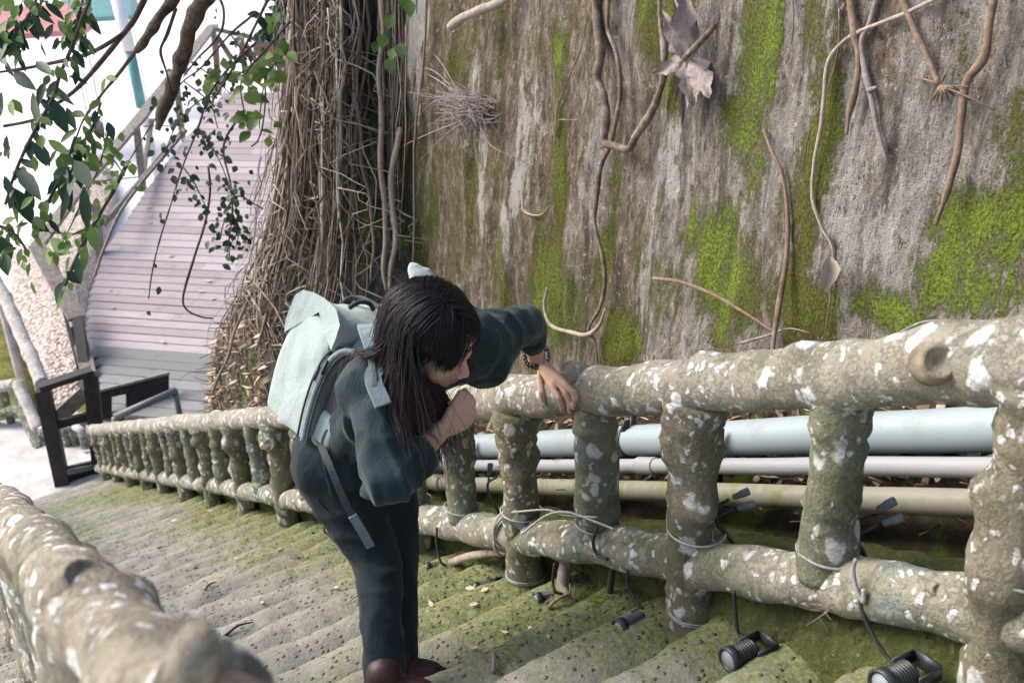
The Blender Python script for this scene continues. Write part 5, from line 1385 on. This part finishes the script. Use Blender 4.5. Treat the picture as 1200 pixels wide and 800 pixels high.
mb = MB(); rbox(mb, 0, .30, 0, .185, 0, BH, .022, bag_fn, 26); weld(mb.obj('main_body', M['canvas'], pack))
# roll top: folded over sheet with two stand-up ends
mb = MB(); vs = []; prof = [(-.004, 0.236), (-.010, 0.268), (-.006, 0.298), (.022, 0.322), (.070, 0.330), (.110, 0.328), (.150, 0.318), (.174, 0.296), (.180, 0.264), (.180, 0.235), (.174, 0.205)]
na_ = 40
for i in range(na_ + 1):
    u = i / na_; a = -.012 + .325 * u
    for j, (b, c) in enumerate(prof):
        sag = .008 * math.sin(u * math.pi * 2.3 + j * .4) + .012 * noise.noise(V((u * 7, j * .5, 2))); endup = .012 * (abs(u - .5) * 2) ** 6
        vs.append(bp_(a, b + .008 * noise.noise(V((u * 6, j * .6, 7))), c - (.018 * math.sin(u * math.pi) if 2 < j < 7 else 0) + sag * .5 + endup))
mb.add(vs, grid_faces(na_ + 1, len(prof)))
for e_ in (0, na_):
    ring = [vs[e_ * len(prof) + j] for j in range(len(prof))]; c_ = sum(ring, V((0, 0, 0))) / len(ring) + LB * (.018 if e_ == 0 else -.018); mb.add(ring + [c_], [(j, j + 1, len(ring)) if e_ else (j + 1, j, len(ring)) for j in range(len(ring) - 1)])
rt = mb.obj('roll_top', M['canvas'], pack)
mb = MB(); c0 = bp_(.312, .085, .375); cap(mb, c0, c0 + CV(-.25, 1, .1).normalized() * .035, .028, .034, (1, .8)); cap(mb, c0 + CV(-.25, 1, .1) * .03, c0 + CV(-.45, 1.0, .1) * .058, .034, .022, (1, .7)); mobj('roll_end', remesh(mb, .005, 4, .5, folds(.005, .004, .001, 22, 20)), 'canvas', pack)
mb = MB(); mb.lathe(c0 + CV(-.12, 1, .1) * -.010, CV(-.12, 1, .1), [(0, .030), (0, .036), (.016, .037), (.016, .03)], 20); mb.obj('roll_band', M['strap'], pack)
# dark inner fold, straps, buckle
def ribbon(name, pts, w_, mat, up, th_=.003, k=6, parent=pack):
    mb = MB(); cp = catmull(pts, k); vs = []
    for i, q in enumerate(cp):
        t = (cp[min(i + 1, len(cp) - 1)] - cp[max(i - 1, 0)]).normalized(); s_ = t.cross(V(up)).normalized(); n_ = s_.cross(t).normalized()
        vs += [q - s_ * w_ / 2 + n_ * th_ / 2, q + s_ * w_ / 2 + n_ * th_ / 2, q + s_ * w_ / 2 - n_ * th_ / 2, q - s_ * w_ / 2 - n_ * th_ / 2]
    L = len(cp); fs = [(i * 4 + j, i * 4 + (j + 1) % 4, (i + 1) * 4 + (j + 1) % 4, (i + 1) * 4 + j)[::-1] for i in range(L - 1) for j in range(4)] + [(0, 1, 2, 3), tuple((L - 1) * 4 + j for j in (3, 2, 1, 0))]
    mb.add(vs, fs); return mb.obj(name, M[mat], parent, smooth=False)
ribbon('strap', [bp_(.15,-.014,0.212), bp_(.15,-.016,0.280), bp_(.15,.018,0.330), bp_(.15,.08,0.336), bp_(.15,.155,0.326), bp_(.15,.186,0.272), bp_(.15,.192,0.162)], .026, 'strap', LB.cross(TB) * -1 + TB)
ribbon('strap', [bp_(-.006,.01,0.242), bp_(.08,-.012,0.260), bp_(.17,-.014,0.270), bp_(.26,-.010,0.287), bp_(.318,.03,0.314)], .024, 'strap', -NBK + TB * .3)
mb = MB(); mb.box(bp_(.20,.06,0.337), LG * .022, NBK * .016, TB * .006); mb.box(bp_(.20,.06,0.343), LG * .012, NBK * .010, TB * .005); mb.tube([bp_(.235,.045,0.338), bp_(.215,.05,0.340)], .006, 8); mb.obj('buckle', M['black'], pack, smooth=False)
mb = MB(); mb.tube(catmull([bp_(.06,.06,0.330), bp_(.085,.06,0.346), bp_(.115,.06,0.345), bp_(.135,.06,0.330)], 6), .006, 8); mb.obj('carry_loop', M['strap'], pack)
# charcoal back compartment with a side pocket, zip piping
def dark_fn(q):
    w_ = .005 * noise.noise(V((q.x * 9 + 4, q.y * 9, q.z * 7))); return V((q.x + w_ + .012, q.y + w_ - .012 * math.sin(q.z / .3 * math.pi), q.z + w_))
mb = MB(); rbox(mb, .004, .285, -.080, .012, .006, .262, .030, dark_fn, 16); weld(mb.obj('back_compartment', M['canvas_dark'], pack))
mb = MB(); rbox(mb, -.004, .05, -.068, .006, .008, .105, .018, dark_fn, 12); weld(mb.obj('side_pocket', M['canvas_mid'], pack))
zp = [bp_(-.004,.004,.012), bp_(-.010,.006,.09), bp_(-.010,.004,.165), bp_(-.006,-.008,.225), bp_(.004,-.03,.258), bp_(.02,-.06,.266)]
mb = MB(); mb.tube(catmull(zp, 8), .0075, 8); mb.obj('zip_piping', M['canvas_mid'], pack)
mb = MB(); mb.tube(catmull([q + NBK * .020 - LG * .003 for q in zp], 8), .0028, 6); mb.tube(catmull([q - NBK * .016 - LG * .002 for q in zp], 8), .0028, 6); mb.obj('zip', M['strap'], pack)
for c_ in ((-.016,.012,.200), (-.014,-.006,.224)):
    mb = MB(); a = bp_(*c_); mb.tube([a, a - TB * .035 - LG * .004], .0042, 6); mb.obj('zip_pull', M['black'], pack)
# shoulder straps
def onj(x, y, d_, ex=.008):
    c_, nn_, i_, dd_ = jb.find_nearest(P(x, y, d_)); return c_ + nn_ * ex
ribbon('shoulder_strap', [bp_(.04,-.02,.270), bp_(.05,-.07,.282), P(428,382,2.13), onj(446,402,2.02), onj(450,428,1.98), onj(455,452,1.96)], .034, 'canvas_mid', CV(.1, .6, .8), .008)
ribbon('shoulder_strap', [bp_(.26,-.05,.265), bp_(.26,-.10,.27), onj(520,396,2.2), onj(532,410,2.18), onj(530,440,2.18)], .042, 'canvas_dark', CV(.1, .6, .8), .008)
ribbon('loose_strap', [P(372,512,2.33), P(386,545,2.27), P(405,590,2.26), P(424,622,2.28), P(434,640,2.31)], .016, 'strap', CV(0, .2, 1))
ribbon('strap_end', [P(413,604,2.262), P(424,622,2.276), P(434,640,2.306)], .020, 'strapblue', CV(0, .2, 1), .008)
#==PART7==
# ================================================================== OVERHANGING FOLIAGE, TOP LEFT
def branch(mb, pl, px, k=7, wob=.3, n=8):
    pts = catmull([P(*p_) for p_ in pl], k); d_ = pts[len(pts) // 2].dot(CW)
    w_ = [q * d_ / FPX * .5 for q in (px if isinstance(px, list) else [px, px * .6])]
    mb.tube(pts, w_, n, disp=lambda q, i, a: w_[0] * wob * noise.noise(q * 14))
    return pts
LR = random.Random(21)
# thick broken limb
th = thing('broken_limb', P(215,60,4.2), 'thick rough brown limb slanting down across the boardwalk with a broken tip', 'branch')
mb = MB(); branch(mb, [(262,-40,3.9),(238,0,4.0),(222,35,4.1),(212,70,4.2),(200,105,4.25),(189,135,4.3),(184,152,4.3)], [20,22,19,17,15,13,11], 8, .5, 12); lm = mb.obj('limb', M['limb'], th)
# second shorter limb
th = thing('broken_limb', P(180,30,3.8), 'shorter dark broken limb left of the thick one, ending in a snapped stub', 'branch')
mb = MB(); branch(mb, [(215,-25,3.7),(200,4,3.8),(186,22,3.8),(172,44,3.85),(160,60,3.9)], [15,16,12,12,9], 8, .45, 10); mb.obj('limb', M['limb'], th)
mb = MB(); branch(mb, [(162,56,3.9),(140,85,3.95),(118,112,4.0),(98,140,4.0),(88,165,4.0)], [5,4,3,2]); branch(mb, [(206,10,3.8),(196,40,3.85),(188,60,3.9),(195,85,3.9),(200,110,3.95)], [5,4,3,2]); mb.obj('twig', M['twig_dark'], th)
def leafy(name, label, twigs, leaf_specs, stems='twig_dark', cat='branch'):
    th = thing(name, P(*twigs[0][0][len(twigs[0][0]) // 2]), label, cat); mb = MB()
    allp = []
    for pl, px in twigs: allp.append(branch(mb, pl, px))
    tag(mb.obj('twigs', M[stems], th), kind='stuff')
    for (nm, mat, place) in leaf_specs:
        if isinstance(place, list):
            for (x, y, x2, y2, w_, d_) in place:
                mb = MB(); a, b = P(x, y, d_), P(x2, y2, d_ + LR.uniform(-.06, .06)); b = a + (b - a) * 1.22
                mb.leaf(a, b - a, CV(LR.uniform(-.35, .35), LR.uniform(.0, .5), 1), (b - a).length, w_ * 1.12 * d_ / FPX, LR.uniform(.1, .45), LR.uniform(-.1, .15)); mb.obj('leaf', M[mat], th)
        else:
            mb = MB(); place(mb, allp); tag(mb.obj(nm, M[mat], th), kind='stuff')
    return th
def bigleaves(lst): return lst
def scatter(n_, L0, L1, ratio=.45, along=(.2, 1), down=.7, spread=.02):
    def f_(mb, allp):
        for i in range(n_):
            pl = LR.choice(allp); u = LR.uniform(*along); q = pl[min(len(pl) - 1, int(u * len(pl)))] + V((LR.gauss(0, spread), LR.gauss(0, spread), LR.gauss(0, spread)))
            d_ = CV(LR.uniform(-1, 1), LR.uniform(-1, .5) - down, LR.uniform(-.6, .8)); L = LR.uniform(L0, L1); mb.leaf(q, d_, CV(LR.uniform(-.6, .6), LR.uniform(0, .9), 1), L, L * ratio * LR.uniform(.8, 1.2), LR.uniform(.1, .4), LR.uniform(0, .3))
    return f_
leafy('leafy_branch', 'grey branch with big glossy dark leaves running from top centre to the left edge', [([(178,-20,3.4),(160,18,3.4),(146,38,3.4),(120,70,3.45),(92,102,3.5),(72,118,3.5),(58,126,3.5)], [7,7,6,6,5,4]), ([(146,38,3.4),(120,55,3.4),(95,66,3.45),(70,72,3.5),(30,80,3.5),(-10,86,3.5)], [5,5,5,4,3]), ([(58,126,3.5),(45,138,3.5),(30,143,3.5),(4,148,3.5)], [4,3])],
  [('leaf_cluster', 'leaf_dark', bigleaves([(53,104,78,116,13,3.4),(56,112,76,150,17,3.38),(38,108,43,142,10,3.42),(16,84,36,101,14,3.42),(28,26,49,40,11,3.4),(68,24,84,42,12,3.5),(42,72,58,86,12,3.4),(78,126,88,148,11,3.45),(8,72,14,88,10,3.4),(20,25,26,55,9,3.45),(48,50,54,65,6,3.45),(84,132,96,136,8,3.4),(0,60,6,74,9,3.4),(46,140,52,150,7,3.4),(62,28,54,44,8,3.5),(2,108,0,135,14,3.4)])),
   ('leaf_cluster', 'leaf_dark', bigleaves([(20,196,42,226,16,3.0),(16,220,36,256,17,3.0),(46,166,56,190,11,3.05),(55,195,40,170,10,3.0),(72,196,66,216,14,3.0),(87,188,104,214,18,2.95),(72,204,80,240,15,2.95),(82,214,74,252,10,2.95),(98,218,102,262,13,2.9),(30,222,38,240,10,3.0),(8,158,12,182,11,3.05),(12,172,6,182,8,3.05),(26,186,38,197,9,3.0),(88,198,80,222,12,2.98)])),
   ('bright_leaf_cluster', 'leaf_bright', bigleaves([(0,-2,14,10,18,3.5),(56,164,77,178,10,3.05),(92,52,101,62,8,3.5),(124,92,118,106,9,3.6),(124,90,136,94,8,3.6),(12,118,16,134,8,3.3),(14,116,24,130,10,3.3),(15,222,19,256,6,3.0),(60,10,72,4,12,3.4),(82,-2,92,12,13,3.4),(112,0,126,-4,12,3.4),(88,130,98,136,7,3.4)]))])
leafy('leafy_branch', 'thin dark twig dangling along the left edge with drooping leaves and fresh shoots', [([(112,-15,3.1),(96,22,3.1),(82,60,3.1),(70,88,3.1),(62,115,3.1),(45,145,3.05),(28,178,3.0),(15,210,3.0),(6,240,3.0)], [4,4,4,4,3]), ([(100,-10,3.2),(92,18,3.2),(84,45,3.2)], [3,2]), ([(88,160,3.0),(80,185,3.0),(72,205,3.0),(50,250,3.0),(40,275,3.0)], [4,3]), ([(-6,60,3.1),(12,40,3.1),(34,18,3.1),(46,-10,3.1)], [4,3]), ([(0,55,3.1),(14,42,3.1),(22,34,3.1)], [3,2]), ([(118,120,3.2),(110,145,3.2),(95,170,3.1),(84,190,3.0)], [3,2])],
  [('bright_leaf_cluster', 'leaf_bright', scatter(150, .03, .06, .5)), ('leaf_cluster', 'leaf_dark', scatter(110, .04, .085, .38))])
leafy('leafy_branch', 'lower left spray of long fresh green leaves in front of the timber handrail', [([(-15,262,3.3),(8,268,3.3),(22,280,3.3),(30,292,3.3)], [4,3]), ([(150,190,4.2),(128,232,4.2),(110,262,4.2),(98,285,4.2),(88,305,4.2),(76,335,4.2)], [5,4,3]), ([(110,262,4.2),(96,270,4.2),(72,280,4.2)], [3,2])],
  [('bright_leaf_cluster', 'leaf_bright', bigleaves([(58,280,78,294,14,4.1),(56,290,58,308,12,4.1),(64,292,68,310,8,4.1),(100,286,98,312,9,4.1),(82,300,76,318,8,4.1),(12,268,22,284,10,3.3),(2,262,14,256,9,3.3),(20,276,24,260,9,3.3),(104,262,112,290,12,4.1),(76,338,68,360,8,4.15),(30,318,26,306,6,3.4),(36,330,40,342,5,3.4)])), ('leaf_cluster', 'leaf_dark', bigleaves([(0,276,10,300,16,3.3),(4,296,8,318,14,3.3),(90,300,94,326,12,4.1),(78,318,92,330,12,4.1),(74,330,66,352,12,4.15),(62,300,76,296,9,4.1)])), ('bright_leaf_cluster', 'leaf_bright', scatter(36, .03, .06, .5))])
# creepers hanging over the boardwalk
def creeper(label, pl, n_, L0, L1, sub=(), mat='leaf_small', sp=.03):
    tw = [(pl, [3, 2, 1.5])] + [(s_, [2, 1.2]) for s_ in sub]
    return leafy('hanging_creeper', label, tw, [('foliage', mat, scatter(n_, L0, L1, .7, (.05, 1), .5, sp))], 'twig_dark', 'creeper')
creeper('small leaved creeper trailing in a long curtain down to the middle of the boardwalk', [(300,50,4.6),(268,80,4.6),(246,110,4.6),(232,150,4.6),(214,195,4.55),(200,240,4.5),(186,285,4.5),(178,320,4.5),(174,350,4.5)], 150, .02, .045, [[(246,110,4.6),(225,125,4.6),(205,150,4.6),(190,190,4.6)], [(232,150,4.6),(250,175,4.55),(262,200,4.5),(272,230,4.5)], [(214,195,4.55),(228,215,4.5),(240,240,4.5)]], sp=.03)
creeper('dense dark creeper tuft dangling beside the fig roots above the planks', [(285,130,5.0),(262,170,5.0),(270,215,5.0),(272,250,5.0),(268,285,5.0),(270,305,5.0)], 95, .022, .05, [[(272,250,5.0),(262,262,5.0),(258,280,5.0)], [(272,250,5.0),(280,268,5.0),(276,292,5.0)]], sp=.035)
creeper('creeper with dark small leaves matted over the handrail corner', [(300,15,5.4),(270,40,5.4),(235,80,5.4),(215,95,5.4),(195,120,5.4),(175,150,5.4),(150,190,5.4)], 130, .02, .05, [[(235,80,5.4),(255,95,5.4),(270,110,5.4)], [(215,95,5.4),(245,120,5.4),(255,150,5.4)], [(270,40,5.4),(290,70,5.4)]], sp=.07)
creeper('bright green hanging spray of lobed leaves under the shelter roof', [(340,25,5.2),(310,60,5.1),(292,80,5.0),(282,100,5.0),(286,130,5.0),(290,150,5.0)], 60, .05, .09, [[(292,80,5.0),(270,92,5.0),(255,98,5.0)], [(330,65,5.1),(312,90,5.0),(305,130,5.0),(304,150,5.0)]], mat='leaf_bright', sp=.045)
creeper('sparse creeper strand with a few leaves over the gravel at far left', [(128,150,4.0),(122,175,4.0),(112,205,4.0),(98,232,4.0),(84,262,4.0),(70,290,4.0)], 60, .025, .05, [[(122,175,4.0),(135,190,4.0),(145,205,4.0)]], mat='leaf_bright', sp=.04)
creeper('bluish leaves of a creeper resting on the dark shelter roof', [(345,-10,6.0),(325,15,6.0),(310,30,6.0),(300,45,6.0)], 55, .05, .10, [[(325,15,6.0),(335,35,6.0)]], mat='leaf_dark', sp=.06)
def line(label, pl, px, mat='twig_dark'):
    mb = MB(); branch(mb, pl, px, 8, .2, 6); o = mb.obj('bare_tendril', M[mat]); tag(o, label, 'tendril', 'bare tendrils over the boardwalk')
line('black bare tendril hanging in a hook shape over the pinkish planks', [(244,195,4.8),(246,225,4.8),(240,262,4.8),(228,300,4.8),(215,345,4.8),(218,362,4.8),(235,371,4.8),(250,373,4.8)], [3,3,2])
line('thin curved tendril looping from the limb top towards the handrail', [(256,-5,4.6),(262,12,4.6),(260,34,4.6),(248,52,4.6),(232,68,4.6),(215,90,4.6)], [4,3,2])
line('long straight tendril drawn from the shelter down past the creepers', [(316,-5,4.7),(300,28,4.7),(285,58,4.7),(262,98,4.7),(240,132,4.7)], [4,3,2])
line('fine tendril hanging over the deck from the bright green spray', [(307,70,5),(311,110,5),(308,145,5),(302,165,5),(294,172,5)], [2,2,2])
line('forked thin tendril between creepers and fig roots', [(262,250,5.0),(278,230,5.0),(296,238,5.0),(308,245,5.0)], [3,2,2])
line('long pale tendril crossing from the handrail to the lower left frame', [(218,152,5.2),(196,178,5.2),(165,215,5.2),(140,250,5.2),(122,290,5.2),(110,325,5.2)], [5,4,3], 'twig_grey')

# ================================================================== DEBRIS ON THE STEPS
cap0 = BVHTree.FromPolygons([v.co.copy() for v in st.data.vertices], [tuple(p.vertices) for p in st.data.polygons])
def cast(x, y):
    d_ = P(x, y, 1); h = cap0.ray_cast(V((0, 0, 0)), d_.normalized()); return h[0] if h[0] else hit_stair(x, y)
for i, (x, y, L, mt) in enumerate([(228,662,.05,0),(165,757,.022,1),(332,642,.05,0),(390,690,.03,1),(452,715,.04,1),(300,610,.05,0),(120,582,.09,0),(140,635,.06,0),(250,598,.05,1),(507,712,.035,1),(545,690,.045,1),(560,708,.04,1),(572,690,.04,1),(620,735,.045,1),(640,745,.03,1),(596,742,.035,1),(105,598,.08,0),(190,640,.05,0),(420,650,.04,1),(350,655,.04,0),(690,770,.04,0),(560,760,.035,1),(200,612,.06,1),(280,655,.035,1),(308,705,.03,1)]):
    q = cast(x, y) + V((0, 0, .006)); mb = MB(); a = RND.uniform(0, 6.28); L *= .75; mb.leaf(q, V((math.cos(a), math.sin(a), .1)), V((RND.uniform(-.3, .3), RND.uniform(-.3, .3), 1)), L, L * .55, RND.uniform(-.5, .6), RND.uniform(-.3, .2))
    o = mb.obj('fallen_leaf', M['deadleaf2' if mt else 'deadleaf']); tag(o, 'tiny pale dry leaf lying on the mossy stone steps' if mt else 'reddish brown dry leaf lying on the mossy stone steps', 'leaf', 'pale leaves on the steps' if mt else 'brown leaves on the steps')
def stick(pl, r, label, mat='twig_dark', side=()):
    mb = MB(); mb.tube(catmull([cast(x, y) + V((0, 0, r + h_)) for x, y, h_ in pl], 6), [r, r * .9, r * .5], 6, disp=lambda q, i, a: r * .3 * noise.noise(q * 50))
    for s_ in side: mb.tube(catmull([cast(x, y) + V((0, 0, r + h_)) for x, y, h_ in s_], 5), [r * .6, r * .3], 5)
    o = mb.obj('fallen_twig', M[mat]); tag(o, label, 'twig', 'twigs on the steps')
stick([(265,745,0),(280,737,.01),(297,730,0)], .005, 'dark short twig lying on the steps close to the blurred near rail')
stick([(240,692,0),(247,688,.012),(254,685,.01)], .004, 'tiny dark forked twig on the steps left of the walking legs', side=[[(246,689,.01),(240,684,.02)]])
stick([(642,714,0),(655,708,.015),(668,700,.01),(668,692,.02)], .005, 'branched reddish twig below the grey root stub', 'vine_brown', side=[[(655,708,.012),(645,704,.012)], [(662,703,.012),(674,704,.0)]])
stick([(578,790,0),(579,778,.012),(578,766,.0)], .006, 'pale stubby twig standing across the front step edge', 'twig_grey')
stick([(660,720,0),(672,722,.01),(688,727,0)], .003, 'thin grey twig below the ribbed light on mossy steps', 'twig_grey')
stick([(430,690,0),(420,700,.008),(405,708,0)], .003, 'thin pale twig on the steps behind the legs', 'twig_grey')
# ================================================================== CAMERA, LIGHT
cam = bpy.data.cameras.new('camera'); co = bpy.data.objects.new('camera', cam); COL.objects.link(co)
cam.sensor_width = 36; cam.lens = 35; cam.clip_start = .05; cam.clip_end = 1500
co.matrix_world = Matrix(((CR.x, CU.x, -CW.x, 0), (CR.y, CU.y, -CW.y, 0), (CR.z, CU.z, -CW.z, 0), (0, 0, 0, 1)))
cam.dof.use_dof = True; cam.dof.focus_distance = 2.7; cam.dof.aperture_fstop = 6.0
S.camera = co
SUN_EL, SUN_AZ = R(43), R(-76)        # azimuth measured from +Y towards +X
w = bpy.data.worlds.new('World'); S.world = w; w.use_nodes = True
sk = w.node_tree.nodes.new('ShaderNodeTexSky'); sk.sky_type = 'NISHITA'; sk.sun_disc = False
sk.sun_elevation = SUN_EL; sk.sun_rotation = SUN_AZ; sk.air_density = 1.0; sk.dust_density = 4.0; sk.ozone_density = 1.0
bg = w.node_tree.nodes['Background']; w.node_tree.links.new(sk.outputs[0], bg.inputs[0]); bg.inputs[1].default_value = .13
sl = bpy.data.lights.new('sun', 'SUN'); so = bpy.data.objects.new('sun', sl); COL.objects.link(so)
sl.energy = 1.7; sl.angle = R(35); sl.color = (1, .95, .9)
sd = V((math.sin(SUN_AZ) * math.cos(SUN_EL), math.cos(SUN_AZ) * math.cos(SUN_EL), math.sin(SUN_EL)))
so.rotation_euler = (-sd).to_track_quat('-Z', 'Y').to_euler(); so.location = sd * 20
S.view_settings.view_transform = 'Standard'; S.view_settings.look = 'None'; S.view_settings.gamma = 1; S.view_settings.exposure = 1.18
S.cycles.max_bounces = 6; S.cycles.transparent_max_bounces = 8
S.cycles.use_denoising = True
